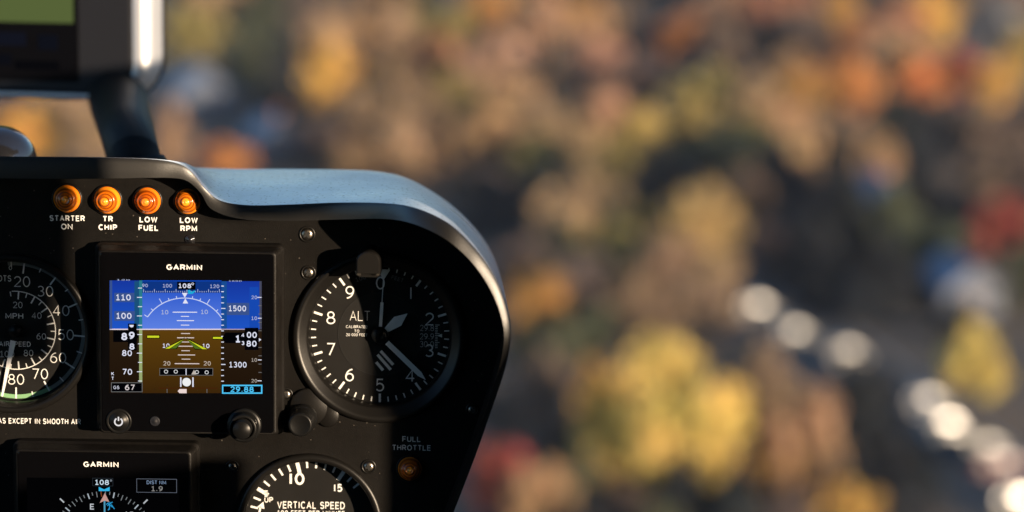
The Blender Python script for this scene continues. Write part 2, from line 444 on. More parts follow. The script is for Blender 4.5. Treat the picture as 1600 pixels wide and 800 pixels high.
def rows_uv():
    right = []
    for ox, oy, ix, iy, w, bx, by in ROWS:
        a = P(ox, oy, w); b = P(ix, iy, w); c = P(bx, by, -380)
        right.append([*a, *b, w, *c])
    left = [[2 * MIRX - r[0], r[1], 2 * MIRX - r[2], r[3], r[4], 2 * MIRX - r[5], r[6]] for r in right[1:]][::-1]
    return catmull(left + right, 7)
PATH = rows_uv()
panel = panel_thing('instrument_panel', *P(300, 700), 0, 'black helicopter instrument panel with rounded hood, screws and white lettering', 'instrument panel')
pu, pv = P(300, 700)
def loc(p): return (p[0] - pu, p[1] - pv)

# hood: outer skin, rounded rim, inner wall
def chamfer(w): return 0.1 + 0.36 * max(0.0, min(1.0, (w - 90) / 70))
hood = MB()
outer, back = [], []
for r in PATH:
    outer.append((r[0] - pu, r[1] - pv, r[4] - (0.05 + chamfer(r[4])) * math.hypot(r[2] - r[0], r[3] - r[1]))); back.append((r[5] - pu, r[6] - pv, -380))
N = len(PATH)
rings = []
for t in (0, 0.25, 0.5, 0.75, 1.0):
    rings.append([tuple(b[i] + (o[i] - b[i]) * t + (0 if i != 1 else 6 * math.sin(math.pi * t)) for i in range(3)) for o, b in zip(outer, back)])
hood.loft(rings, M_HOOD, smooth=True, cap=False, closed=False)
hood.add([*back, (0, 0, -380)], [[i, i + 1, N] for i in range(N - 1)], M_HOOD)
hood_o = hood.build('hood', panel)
rim = MB(); rings = []
for t in [i / 8 for i in range(9)]:
    ring = []
    for r in PATH:
        th = math.hypot(r[2] - r[0], r[3] - r[1])
        # quarter-round section, flatter at the inner lip
        e = th * (chamfer(r[4]) * (t - 1) + 0.05 * math.sin(math.pi * t)) + (0 if t > 0 else -0.05 * th)
        ring.append((r[0] + (r[2] - r[0]) * t - pu, r[1] + (r[3] - r[1]) * t - pv, r[4] + e))
    rings.append(ring)
rings.append([(r[2] - pu, r[3] - pv, 0) for r in PATH])
rim.loft(rings[:9], M_RIM, smooth=True, cap=False, closed=False)
rim.loft(rings[8:], M_PANEL, smooth=True, cap=False, closed=False)
rim.build('hood_rim', panel)

HOLES = [(594, 522, -30, 113), (25, 516, -30, 115), (486, 814, -26, 104)]
def plate():
    cu = bpy.data.curves.new('plate', 'CURVE'); cu.dimensions = '2D'; cu.fill_mode = 'BOTH'; cu.extrude = 2 * S
    def spline(pts):
        sp = cu.splines.new('POLY'); sp.points.add(len(pts) - 1)
        for q, (x, y) in zip(sp.points, pts): q.co = (x * S, y * S, 0, 1)
        sp.use_cyclic_u = True
    spline([(r[2] - pu, r[3] - pv) for r in PATH])
    for hx, hy, hw, hr in HOLES:
        c = loc(P(hx, hy, hw))
        spline([(c[0] + hr * math.cos(2 * math.pi * i / 72), c[1] + hr * math.sin(2 * math.pi * i / 72)) for i in range(72)])
    ob = bpy.data.objects.new('plate', cu); COL.objects.link(ob)
    dg = bpy.context.evaluated_depsgraph_get(); dg.update()
    me = bpy.data.meshes.new_from_object(ob.evaluated_get(dg)); me.name = 'face_plate'
    bpy.data.objects.remove(ob); bpy.data.curves.remove(cu)
    me.materials.clear(); me.materials.append(M_PANEL)
    me.transform(Matrix.Translation((0, 0, -2 * S)))
    o = bpy.data.objects.new('face_plate', me); COL.objects.link(o); o.parent = panel
plate()
ped = MB()
e0 = PATH[0]; e1 = PATH[-1]
ped.box(e0[2] - pu + 3, e0[3] - pv - 1500, -376, e1[2] - pu - 3, e0[3] - pv + 4, -3, M_PANEL)
ped.build('pedestal', panel)

def lettering(lines):
    mb = MB()
    for s, px, py, h, wd, bold in lines:
        x, y = loc(P(px, py))
        mb.text(s, x, y, h, 0.35, M_WHITE, bold=bold, width=wd)
    return mb.build('lettering', panel)
lettering([('STARTER', 105, 341, 9.2, 55, 0.022), ('ON', 104.5, 354, 9.2, 18, 0.012)])
lettering([('TR', 168.5, 342, 9.2, 16, 0.03), ('CHIP', 168.5, 355, 9.2, 29, 0.03)])
lettering([('LOW', 232, 343, 9.2, 28, 0.03), ('FUEL', 232, 356, 9.2, 31, 0.03)])
lettering([('LOW', 295, 344, 9.2, 28, 0.03), ('RPM', 295, 357, 9.2, 26, 0.03)])
lettering([('FULL', 643, 686, 9.0, 29, 0.008), ('THROTTLE', 643, 699.5, 9.0, 61, 0.008)])
lettering([('KIAS EXCEPT IN SMOOTH AIR', 57, 658, 9.0, 140, 0.012)])

def screw(px, py, r, turn):
    x, y = loc(P(px, py)); mb = MB()
    mb.lathe([(r + 1.5, 0), (r + 1.2, 1.6), (r - 1, 1.8), (r - 1.6, 0.6)], M_BEZEL, x, y, 32)
    mb.lathe([(r - 2, 0.4), (r - 2.2, 2.2), (r * 0.6, 4.0), (r * 0.3, 4.6), (0.01, 4.7)], M_STEEL, x, y, 32)
    for a in (turn, turn + 90):
        d = (math.cos(R_(a)), math.sin(R_(a)))
        mb.line(x - d[0] * r * 0.5, y - d[1] * r * 0.5, x + d[0] * r * 0.5, y + d[1] * r * 0.5, r * 0.3, 4.9 + 0.15 * (a != turn), M_RECESS)
    mb.build('screw', panel)
for a in ((480, 366, 11.5, 35), (482, 426, 10.5, 60), (576, 729, 10.5, 15), (447, 616, 9.5, 40), (363, 729, 9.5, 20), (738, 640, 9, 50)):
    screw(*a)
sd = MB(); x, y = loc(P(297, 374))
sd.lathe([(8, 0), (7.5, 2), (6.2, 2.2), (5.8, 2), (4, 4.5), (2, 5.5), (0.01, 5.8)], M_HOUSING, x, y, 28)
sd.build('light_sensor', panel)

# ------------------------------------------------------------------ warning lights
def warning_light(px, py, r, label):
    u, v = P(px, py, 14)
    t = panel_thing('warning_light', u, v, 0, label, 'warning light', 'amber warning lights on the panel')
    mb = MB()
    prof = [(r + 1, 0.2), (r + 1, 4), (r + 0.2, 6), (r - 1, 7)]
    for k in range(1, 15):
        q = 1 - k / 14.0
        z = 7 + 14 * math.sqrt(max(0, 1 - q * q * 0.98)) + 1.1 * math.sin(q * 20)
        prof.append((max(0.01, (r - 1) * q), z))
    mb.lathe(prof, M_AMBER, n=48); mb.build('lens', t, True)
    t.matrix_world = t.matrix_world @ Euler((rnd.uniform(-0.06, 0.06), rnd.uniform(-0.06, 0.06), 0)).to_matrix().to_4x4()
    mb = MB(); mb.lathe([(r + 4, 0.2), (r + 3.6, 4), (r + 2, 5.5), (r + 1.2, 5)], M_BEZEL, n=40); mb.build('bezel_ring', t)
    return t
warning_light(103, 312, 20.5, 'amber warning light above STARTER ON, leftmost of the lamp row')
warning_light(166, 314, 20.5, 'amber warning light above TR CHIP, second in the lamp row')
warning_light(229, 315, 20, 'amber warning light above LOW FUEL, third in the lamp row')
warning_light(292, 316, 19, 'shaded amber warning light above LOW RPM, beside the hood edge')
warning_light(640, 735, 18, 'dim amber warning light below the words FULL THROTTLE')

# ------------------------------------------------------------------ dial instruments
def dial_unit(name, cx, cy, depth, ro, ri, label, cat, r_dial):
    u, v = P(cx, cy, depth)
    t = panel_thing(name, u, v, 0, label, cat, 'round dial instruments on the panel')
    b = MB()
    b.lathe([(ro, 0.3), (ro, 6), (ro - 2, 9), (ro - 5, 10.5), (ro - 9, 10.5), (ro - 12, 8), (ri + 3, 2), (ri, -1), (ri - 0.8, depth)], M_BEZEL, n=96)
    b.build('bezel', t)
    return t

# altimeter
t = dial_unit('altimeter', 594, 522, -30, 136, 112, 'large round altimeter dial half in shadow, right of the lit screen', 'altimeter', 109)
AZ = -30
d = MB(); d.disc(0, 0, 112, AZ, M_DIAL, 72)
d.disc(0, 0, 66, AZ + 0.4, M_DISC, 64); d.ring(0, 0, 65.6, 67, AZ + 0.7, M_LINE)
z = AZ + 1.0
for i in range(50):
    if i % 5 == 0: d.tick(0, 0, i * 7.2, 96, 110, 3.6, z, M_WHITE)
    else: d.tick(0, 0, i * 7.2, 101.5, 109.5, 2.0, z, M_WHITE)
for i in range(10):
    a = R_(i * 36); d.text(str(i).replace('1', 'l'), 82 * math.sin(a), 82 * math.cos(a), 20.5, z, M_WHITE, bold=-0.012)
d.text('ALT', -32, 29, 16, z, M_WHITE, bold=-0.025, width=32)
for s, yy, wd in (('CALIBRATED', 11.5, 34), ('TO', 4.5, 8), ('20 000 FEET', -1.5, 34)): d.text(s, -37, yy, 4.6, z, M_WHITE, bold=0.0, width=wd)
d.text('100', -31, 89, 7, z, M_GREYMARK, rot=R_(19)); d.text('FEET', 27, 89, 6, z, M_GREYMARK, rot=R_(-17))
d.rect(62, -26, 96, 20, z - 0.2, M_LINE)
for s, yy in (('29.8', 11), ('29.9', -2.5), ('30.0', -15)): d.text(s, 74, yy, 9.5, z + 0.2, M_WHITE, bold=-0.025, width=22)
for i in range(14): d.line(87, 16 - i * 2.8, 91 if i % 5 else 94, 16 - i * 2.8, 0.9, z + 0.2, M_WHITE)
d.poly([(90, -1), (98, -4), (98, 2)], z + 0.4, M_WHITE)
for x0, y0, x1, y1 in ((-6, -45, 5, -58), (-4, -33, 17, -57), (1, -27, 21, -49)): d.line(x0, y0, x1, y1, 4.6, z, M_WHITE)
d.build('dial', t)
n = MB(); n.tick(0, 0, 3.2, 8, 52, 5, AZ + 6, M_NEEDLE); n.tick(0, 0, 3.2, 52, 92, 1.4, AZ + 6, M_NEEDLE)
a = R_(3.2); q = lambda x, y: (x * math.cos(a) + y * math.sin(a), -x * math.sin(a) + y * math.cos(a))
n.poly([q(-10, 105), q(0, 87), q(10, 105)], AZ + 6.1, M_NEEDLE); n.build('ten_thousand_foot_pointer', t)
n = MB(); a = R_(51); n.poly([q(-4, 12), q(-9, 36), q(0, 56), q(9, 36), q(4, 12)][::-1], AZ + 9, M_NEEDLE); n.build('thousand_foot_pointer', t)
n = MB(); a = R_(134); n.poly([q(-4, 16), q(-4.2, 88), q(0, 102), q(4.2, 88), q(4, 16)][::-1], AZ + 12, M_NEEDLE); n.build('hundred_foot_pointer', t)
n = MB(); n.lathe([(13, AZ + 5), (13, AZ + 13), (11, AZ + 15), (0.01, AZ + 15)], M_KNOB, n=32); n.build('pointer_hub', t)
k = MB()                                             # flange ear and setting knob at lower left
k.lathe([(30, 0.3), (30, 5), (28, 6.5), (0.01, 6.5)], M_BEZEL, -110, -112, 40)
k.lathe([(18, 0.3), (18, 4), (16, 5.5), (0.01, 5.5)], M_BEZEL, -80, -126, 40)
k.build('knob_flange', t)
k = MB()
prof = [(23, 9), (23, 22), (21, 24), (19.5, 26), (19.5, 55), (18.5, 58), (16, 60), (14.5, 59.2), (0.01, 59)]
k.lathe(prof, M_KNOB, -119, -129, 48); k.build('setting_knob', t)
p = MB(); p.disc(0, 0, 112.5, 0.5, M_PANE, 72); p.build('glass', t)

# post light over the altimeter
u, v = P(578, 408, 20)
pl = panel_thing('post_light', u, v, 0, 'small black post light above the altimeter dial', 'post light')
b = MB()
capn = [(-19, -14), (19, -14), (19, 6)] + [(19 * math.cos(R_(a)), 6 + 17 * math.sin(R_(a))) for a in range(10, 180, 10)] + [(-19, 6)]
ins = lambda s_: [(x * s_, y * s_) for x, y in capn]
b.loft([[(x, y, zz) for x, y in ins(s_)] for s_, zz in ((1, 0.3), (1, 62), (0.95, 66), (0.86, 68))], M_BEZEL)
b.build('shade', pl, True)
b = MB(); b.rect(-17, -15.2, -11, -11.8, 68.3, M_STEEL); b.rect(13, -15, 17.5, -12, 68.3, M_STEEL); b.box(-15, -19, 10, 15, -14.3, 60, M_BEZEL); b.build('retaining_clip', pl)
b = MB(); b.lathe([(9, 8), (9, 14), (0.01, 14)], M_KNOB, 0, -5, 20); b.build('stem', pl)

# airspeed indicator
t = dial_unit('airspeed_indicator', 25, 516, -30, 128, 114, 'round airspeed dial cut by the left edge with white needle', 'airspeed indicator', 110)
d = MB(); d.disc(0, 0, 114, AZ, M_DIAL, 72); z = AZ + 0.8
d.ring(0, 0, 104, 110, AZ + 0.5, M_GREYMARK, -6, 150); d.ring(0, 0, 103.5, 110, AZ + 0.5, M_GREENMARK, 150, 262)
for i, kn in enumerate(range(20, 121, 5)):
    ang = 8 + (kn - 20) * 2.88
    if kn % 10 == 0:
        d.tick(0, 0, ang, 92, 110, 2.4, z, M_WHITE)
        rr = 79 if kn < 100 else 76
        d.text(str(kn), rr * math.sin(R_(ang)), rr * math.cos(R_(ang)), 17, z, M_WHITE, bold=-0.02)
    else: d.tick(0, 0, ang, 101, 110, 1.7, z, M_WHITE)
d.tick(0, 0, -3, 101, 110, 1.7, z, M_WHITE)
d.text('0', -7, 100, 7, z, M_WHITE); d.text('KNOTS', -24, 83, 10, z, M_WHITE, width=36)
d.ring(0, 0, 62, 63.4, z, M_WHITE, -5, 262)
for kn in range(15, 121, 5):
    ang = 5 + (kn - 20) * 2.45
    if kn % 10 == 0: d.tick(0, 0, ang, 50, 62.5, 2.2, z, M_WHITE)
    else: d.tick(0, 0, ang, 55, 62.5, 1.5, z, M_WHITE)
    if kn % 20 == 0:
        d.text(str(kn), 41 * math.sin(R_(ang)), 41 * math.cos(R_(ang)), 10, z, M_WHITE, bold=-0.02)
d.text('MPH', -2, 23, 9, z, M_WHITE, width=28); d.text('AIRSPEED', -2, -22, 8, z, M_WHITE, width=50)
d.build('dial', t)
n = MB(); n.tick(0, 0, 192, 16, 108, 9, AZ + 7, M_NEEDLE, 3); n.build('needle', t)
n = MB(); n.lathe([(10, AZ + 2), (10, AZ + 9), (0.01, AZ + 10)], M_KNOB, n=28); n.build('pointer_hub', t)
p = MB(); p.disc(0, 0, 114, 0.5, M_PANE, 72); p.build('glass', t)

# vertical speed indicator
VZ = -26
t = dial_unit('vertical_speed_indicator', 486, 814, VZ, 117, 104, 'round vertical speed dial cut by the bottom edge', 'vertical speed indicator', 100)
d = MB(); d.disc(0, 0, 104, VZ, M_DIAL, 72); z = VZ + 0.8
for half in (1, -1):
    for i in range(0, 21):
        ang = -104 + i * 9.1 if half == 1 else -104 - i * 9.1
        if half == -1 and i == 0: continue
        if i > 17: continue
        if i % 5 == 0: d.tick(0, 0, ang, 80, 100, 6, z, M_WHITE)
        else: d.tick(0, 0, ang, 87, 99, 3.2, z, M_WHITE)
for s, px, py, h, wd in (('l0', 463, 745, 20, 25), ('l5', 529, 759, 13, 14), ('5', 414.5, 770, 11, 7), ('UP', 418.5, 780, 9, 14)):
    d.text(s, px - 486, 814 - py, h, z, M_WHITE, bold=0.02, width=wd)
d.text('VERTICAL SPEED', 0, 26, 12, z, M_WHITE, bold=0.01, width=108)
d.text('100 FEET PER MINUTE', 0, 13, 8.5, z, M_WHITE, bold=0.01, width=108)
d.ring(0, 0, 82, 85, z, M_WHITE, -88, -74); d.poly([(-86, 22), (-76, 31), (-74.5, 19)], z, M_WHITE)
d.build('dial', t)
n = MB(); n.tick(0, 0, 268, -14, 84, 7, VZ + 6, M_NEEDLE, 2); n.build('needle', t)
n = MB(); n.lathe([(10, VZ + 2), (10, VZ + 9), (0.01, VZ + 10)], M_KNOB, n=28); n.build('pointer_hub', t)
p = MB(); p.disc(0, 0, 104, 0.5, M_PANE, 72); p.build('glass', t)

# ------------------------------------------------------------------ the two flight displays
FZ = 46
def display_unit(dx, dy, label):
    cx, cy = 290 + dx, 530 + dy
    u, v = P(cx, cy, FZ)
    t = panel_thing('flight_display', u, v, 0, label, 'flight display', 'square flight displays on the panel')
    b = MB()
    rr = lambda x0, y0, x1, y1, r, zz: [(x, y, zz) for x, y in rrect(x0, y0, x1, y1, r)]
    b.loft([rr(-143, -155, 150, 146, 10, 0.3), rr(-143, -155, 150, 146, 10, 20), rr(-140, -154, 147, 143, 9, 24),
            rr(-136, -151, 142, 139, 7, 40), rr(-134, -150, 140, 137.5, 6, 44), rr(-132, -149, 138, 136, 5, 45.5)], M_UNIT, cap=True)
    b.build('case', t, True)
    g = MB(); g.loft([rr(-131, -147, 136.5, 135, 5, 45.3), rr(-131, -147, 136.5, 135, 5, 46.2), rr(-130, -146, 135.5, 134, 5, 46.5)], M_GLOSS); g.build('front_glass', t, True)
    def L(px, py):
        a = P(px + dx, py + dy, FZ); return a[0] - u, a[1] - v
    g = MB(); x, y = L(288, 417.5); g.text('GARMIN', x, y, 8.6, 46.9, M_WHITE, bold=0.024, width=55); g.build('logo_lettering', t)
    x, y = L(382, 664); k = MB()
    k.lathe([(27, 46.4), (27, 50), (25, 52), (23, 52), (22.5, 54), (22, 70), (21, 72), (18.5, 73), (17, 71.5), (16.5, 66), (15, 66), (14.5, 84), (13, 86), (0.01, 86.5)], M_KNOB, x, y, 48)
    k.build('knob', t)
    x, y = L(186, 658); k = MB()
    k.lathe([(20, 46.4), (20, 48), (18, 49), (16, 47.6), (15, 47.4), (14, 50), (0.01, 50.6)], M_KNOB, x, y, 40)
    k.ring(x, y, 4.8, 7, 51.2, emit(235, 230, 230), 32, 328); k.rect(x - 1.1, y + 1.5, x + 1.1, y + 8, 51.3, emit(235, 230, 230))
    k.build('power_button', t)
    x, y = L(242, 658); k = MB()
    k.lathe([(8, 46.4), (7.5, 48), (6.4, 48.2), (5.5, 48), (3, 49.6), (0.01, 50)], M_GREYPLASTIC, x, y, 28); k.build('light_sensor', t)
    return t, L

t, L = display_unit(0, 0, 'lit square display with blue and brown horizon beside the altimeter')
def Z3(x, y): return L(140 + 0.4124 * x, 370 + 0.4124 * y)
KZ = 0.4124
scr = MB()
def zr(x0, y0, x1, y1, lay, m):
    a = [Z3(x0, y0), Z3(x1, y0), Z3(x1, y1), Z3(x0, y1)][::-1]
    scr.poly(a, 46.7 + 0.12 * lay, m)
def zp(pts, lay, m):
    a = [Z3(*p) for p in pts]
    ar = sum(a[i][0] * a[(i + 1) % len(a)][1] - a[(i + 1) % len(a)][0] * a[i][1] for i in range(len(a)))
    scr.poly(a if ar > 0 else a[::-1], 46.7 + 0.12 * lay, m)
def zt(s, x, y, h, lay, m, bold=0.012, width=None):
    X, Y = Z3(x, y); scr.text(s, X, Y, h * KZ, 46.7 + 0.12 * lay, m, bold=bold, width=width * KZ if width else None, rot=0)
def zl(x0, y0, x1, y1, wd, lay, m):
    a, b = Z3(x0, y0), Z3(x1, y1); scr.line(*a, *b, wd * KZ, 46.7 + 0.12 * lay, m)
def zbox(x0, y0, x1, y1, lay, fill, edge, wd=2):
    zr(x0, y0, x1, y1, lay, edge); zr(x0 + wd, y0 + wd, x1 - wd, y1 - wd, lay + 1, fill)
W = emit(226, 228, 245); WD = emit(170, 180, 215); BLK = emit(3, 3, 6); GREY = emit(105, 105, 105)
yt, yh, yb = Z3(360, 165)[1], Z3(360, 350)[1], Z3(360, 592)[1]
SKY = grad_emit('display_sky_blue', yt, (12, 74, 196), yh, (92, 128, 226))
TAPE = grad_emit('display_tape_blue', yt, (22, 54, 158), yh, (30, 84, 196))
GRD = grad_emit('display_ground_brown', yh, (92, 62, 14), yb, (58, 36, 10))
TAPEG = grad_emit('display_tape_brown', yh, (40, 28, 16), yb, (30, 18, 8))
GREYBLUE = emit(58, 82, 140); TEAL = emit(40, 122, 140); PALEGREEN = emit(150, 166, 112); DKBLUE = emit(14, 52, 128)
CY = emit(80, 200, 250); CYD = emit(30, 170, 215)
zr(200, 165, 500, 350, 0, SKY); zr(198, 350, 500, 592, 0, GRD)
zr(76, 165, 188, 350, 1, TAPE); zr(76, 350, 188, 592, 1, TAPEG)
zr(498, 168, 652, 350, 1, TAPE); zr(498, 350, 652, 592, 1, TAPEG)
zr(188, 165, 200, 350, 1, TEAL); zr(188, 350, 200, 550, 1, PALEGREEN)
zl(77, 350, 500, 350, 4, 2, emit(236, 222, 232)); zl(500, 350, 590, 350, 3, 2, emit(190, 170, 190))
zr(200, 168, 500, 212, 1, DKBLUE)
zr(77, 165, 86, 350, 2, GREYBLUE); zr(94, 212, 170, 247, 2, GREYBLUE); zr(94, 281, 172, 318, 2, GREYBLUE); zr(170, 168, 188, 350, 2, emit(26, 80, 122))
zr(520, 250, 605, 296, 2, GREYBLUE); zr(500, 168, 520, 348, 2, emit(24, 76, 146)); zr(606, 190, 640, 345, 2, emit(22, 72, 176)); zr(644, 168, 652, 350, 2, emit(70, 72, 92))
zt('110', 128, 229, 23, 3, W, width=56); zt('100', 130, 299, 23, 3, W, width=58); zt('80', 142, 440, 23, 3, W, width=37); zt('70', 143, 511, 23, 3, W, width=37)
zt('120', 128, 163, 5, 3, WD, width=50)
for i in range(11):
    y = 229 + (i - 1) * 35.2
    if 168 < y < 548: zl(180 if i % 2 else 184, y, 199, y, 3, 4, W)
zr(90, 354, 180, 398, 5, BLK); zr(146, 328, 179, 430, 5, BLK); zp([(178, 366), (188, 377), (178, 388)], 5, BLK)
zt('8', 132, 377, 28, 7, W, bold=0.03); zt('9', 160, 373, 28, 7, W, bold=0.03); zt('8', 161, 415, 24, 7, W, bold=0.03)
zp([(151, 333), (168, 333), (166, 340), (160, 343), (153, 340)], 7, W)
zt('K', 88, 518, 13, 3, W); zt('T', 88, 536, 13, 3, W)
zbox(82, 551, 201, 588, 5, BLK, GREY, 2.5); zt('GS', 102, 570, 13, 7, W, bold=0.0); zt('67', 153, 570, 22, 7, emit(215, 205, 205), width=37)
zt('90', 210, 184, 13, 3, WD); zt('100', 295, 185, 14, 3, WD); zt('120', 474, 187, 14, 3, WD)
zr(332, 170, 402, 200, 4, BLK); zt('108', 361, 185, 18, 6, W, bold=0.025, width=48); X, Y = Z3(391, 178); scr.ring(X, Y, 1.2, 2.0, 46.7 + 0.72, W, n=16)
for i in range(36):
    x = 205 + i * 8.2
    zl(x, 210, x, 198 if i % 5 == 0 else 205, 2.6, 3, WD)
zp([(372, 202), (380, 200), (386, 208), (400, 202), (400, 208), (390, 216), (374, 216)], 5, CYD)
cx3, cy3 = Z3(361, 398); Rr = 167.5 * KZ
scr.ring(cx3, cy3, Rr - 0.7, Rr + 0.7, 46.7 + 0.24, emit(205, 215, 245), -56, 56)
for a_, l_ in ((-60, 6), (-45, 4), (-30, 9), (-20, 4), (-10, 4), (10, 4), (20, 4), (30, 9), (45, 4)):
    scr.tick(cx3, cy3, max(-56, a_), Rr, Rr + l_, 1.2, 46.7 + 0.24, emit(205, 215, 245))
zp([(350, 212), (372, 212), (361, 230)], 4, W); zp([(363, 233), (353, 252), (374, 252)], 4, W)
for x0, x1, y, w_ in ((315, 408, 285, 3.4), (346, 377, 301, 3), (331, 396, 317, 3.4), (346, 378, 334, 3), (347, 381, 366, 3), (332, 396, 382, 3.4), (349, 379, 398, 3),
                      (332, 398, 414, 3.4), (348, 380, 431, 3), (335, 400, 447, 3.4), (349, 382, 463, 3), (323, 416, 480, 3.4)):
    zl(x0, y, x1, y + (x1 - x0) * 0.004, w_, 3, W if y < 350 else emit(222, 205, 200))
for s_, x, y, m_ in (('10', 285, 285, WD), ('10', 435, 284, WD), ('10', 290, 412, W), ('10', 441, 413, W), ('20', 293, 479, emit(190, 175, 160)), ('20', 446, 479, emit(190, 175, 160))):
    zt(s_, x, y, 17, 3, m_, width=27)
YEL = emit(205, 215, 40); YEL2 = emit(82, 110, 30)
zr(217, 371, 267, 385, 3, BLK); zr(219, 374, 264, 382, 4, YEL); zr(466, 376, 512, 389, 3, BLK); zr(468, 379, 508, 386, 4, YEL)
zp([(362, 380), (280, 424), (330, 425)], 4, BLK); zp([(366, 380), (450, 426), (400, 427)], 4, BLK)
zp([(356, 388), (286, 423), (303, 423)], 5, YEL); zp([(358, 389), (306, 423), (328, 422)], 5, YEL2)
zp([(371, 388), (446, 425), (428, 425)], 5, YEL); zp([(370, 390), (425, 425), (400, 423)], 5, YEL2)
zbox(265, 497, 468, 525, 3, BLK, GREY, 2)
for x, y in ((290, 510), (327, 510), (407, 512), (444, 513)):
    X, Y = Z3(x, y); scr.ring(X, Y, 2.0, 3.1, 46.7 + 0.6, emit(215, 215, 215), n=24)
zl(366, 499, 366, 523, 3, 5, W); zp([(396, 503), (386, 521), (405, 521)], 6, emit(190, 180, 170))
X, Y = Z3(368, 550); scr.disc(X, Y, 19 * KZ, 46.7 + 0.36, BLK, 32); scr.disc(X, Y, 16.5 * KZ, 46.7 + 0.48, emit(238, 238, 238), 32)
zl(346, 532, 346, 568, 5, 4, W); zl(392, 532, 392, 568, 5, 4, W)
zl(262, 573, 485, 573, 2, 3, emit(70, 26, 10)); zp([(334, 584), (341, 576), (368, 576), (368, 592), (341, 592)], 4, emit(236, 215, 210))
zl(294, 576, 294, 591, 2.6, 4, GREY); zl(445, 576, 445, 591, 2.6, 4, GREY)
for i in range(-4, 15):
    y = 271 + i * 21.2
    if 168 < y < 556: zl(499, y, 515 if i % 10 == 0 else 509, y, 3.4, 4, W)
zt('1500', 560, 271, 22, 3, W, width=66); zt('1300', 562, 484, 22, 3, W, width=66); zt('1600', 552, 167, 5, 3, WD, width=50)
zp([(515, 362), (592, 362), (592, 402), (515, 402), (502, 383)], 5, BLK); zr(588, 344, 640, 428, 6, BLK)
zt('1', 562, 386, 28, 8, W, bold=0.03); zt('4', 581, 372, 15, 8, W, bold=0.03); zt('3', 581, 402, 15, 8, W, bold=0.03)
zt('00', 615, 371, 23, 8, W, bold=0.02, width=38); zt('80', 614, 404, 23, 8, W, bold=0.02, width=38)
zp([(642, 383), (651, 389), (642, 396)], 8, W)
for i in range(-5, 6):
    y = 387 + i * 31.6
    if i: zl(640 if i % 5 else 636, y, 652, y, 2.8, 4, W if i % 5 == 0 else GREY)
for s_, y in (('20', 229), ('10', 308), ('10', 466), ('20', 545)):
    zt(s_, 624, y, 14, 4, WD if y < 350 else emit(170, 160, 150), width=22); zl(638, y, 652, y, 3.2, 5, W)
zbox(502, 560, 655, 594, 5, BLK, CY, 5); zt('29.88', 578, 577, 22, 7, CY, bold=0.02, width=88)
scr.build('screen', t)

t, L = display_unit(-130, 308, 'dark lower display with a compass arc, cut by the bottom edge')
scr = MB(); Z0 = 46.7
def l2(px, py): return L(px + 130, py - 308)
x0, y0 = l2(42, 746); x1, y1 = l2(281, 921)
scr.rect(x0, y1, x1, y0, Z0, emit(3, 3, 4))
cx, cy = l2(163, 846)
for hd in range(0, 360, 5):
    a_ = hd - 108; maj = hd % 10 == 0
    c_ = emit(168, 178, 186) if hd % 30 == 0 else emit(120, 125, 128)
    scr.tick(cx, cy, a_, 72 if maj else 76, 81, 1.9 if hd % 30 == 0 else 1.3, Z0 + 0.2, c_)
for hd, s_ in ((90, 'E'), (150, '15'), (60, '6'), (120, '12'), (30, '3'), (180, 'S')):
    if hd == 120: continue
    a_ = R_(hd - 108); scr.text(s_, cx + 59 * math.sin(a_), cy + 59 * math.cos(a_), 9.5, Z0 + 0.2, emit(190, 195, 200), bold=0.015)
for a_ in (-45, 45, 90, -90): scr.tick(cx, cy, a_, 88, 97, 2.2, Z0 + 0.2, emit(180, 185, 190))
scr.ring(cx, cy, 46, 47.2, Z0 + 0.2, emit(90, 92, 95))
def frame(x0, y0, x1, y1, e, wd=1.0):
    a = l2(x0, y0); b = l2(x1, y1)
    scr.rect(a[0], b[1], b[0], a[1], Z0 + 0.3, e); scr.rect(a[0] + wd, b[1] + wd, b[0] - wd, a[1] - wd, Z0 + 0.42, emit(3, 3, 4))
frame(144.5, 746.5, 177, 759.5, emit(40, 46, 52), 0.7); X, Y = l2(159.5, 753.3); scr.text('108', X, Y, 8.4, Z0 + 0.6, emit(205, 225, 238), bold=0.015, width=22)
X, Y = l2(173.5, 750.5); scr.ring(X, Y, 0.9, 1.6, Z0 + 0.6, emit(150, 160, 170), n=14)
a = [l2(*p_) for p_ in ((154.5, 760.5), (163, 764.5), (171.5, 760.5), (171.5, 767), (154.5, 767))]; scr.poly(a[::-1], Z0 + 0.4, emit(50, 180, 230))
frame(213.3, 747.5, 276.6, 770, emit(92, 98, 110), 0.8)
X, Y = l2(244.5, 753.5); scr.text('DIST NM', X, Y, 5.6, Z0 + 0.6, emit(150, 175, 210), bold=-0.015, width=30)
X, Y = l2(245.5, 763.3); scr.text('1.9', X, Y, 8.2, Z0 + 0.6, emit(140, 138, 136), bold=0.005, width=18)
a = [l2(*p_) for p_ in ((164, 770), (156, 785.5), (163.5, 782), (171, 784))]; scr.poly(a[::-1], Z0 + 0.5, emit(196, 150, 140))
a, b = l2(163.5, 782), l2(164, 860); scr.line(*a, *b, 2.6, Z0 + 0.45, emit(80, 150, 180))
for (p0, p1) in (((168, 786), (176, 792)), ((172, 784), (171, 796)), ((176, 784), (168, 790)), ((174, 788), (179, 795)), ((166, 788), (170, 785)), ((171, 794), (169, 797))):
    a, b = l2(*p0), l2(*p1); scr.line(*a, *b, 1.4, Z0 + 0.5, emit(40, 150, 205))
a, b = l2(158, 767), l2(159, 776); scr.line(*a, *b, 1.6, Z0 + 0.45, emit(120, 60, 22))
scr.build('screen', t)

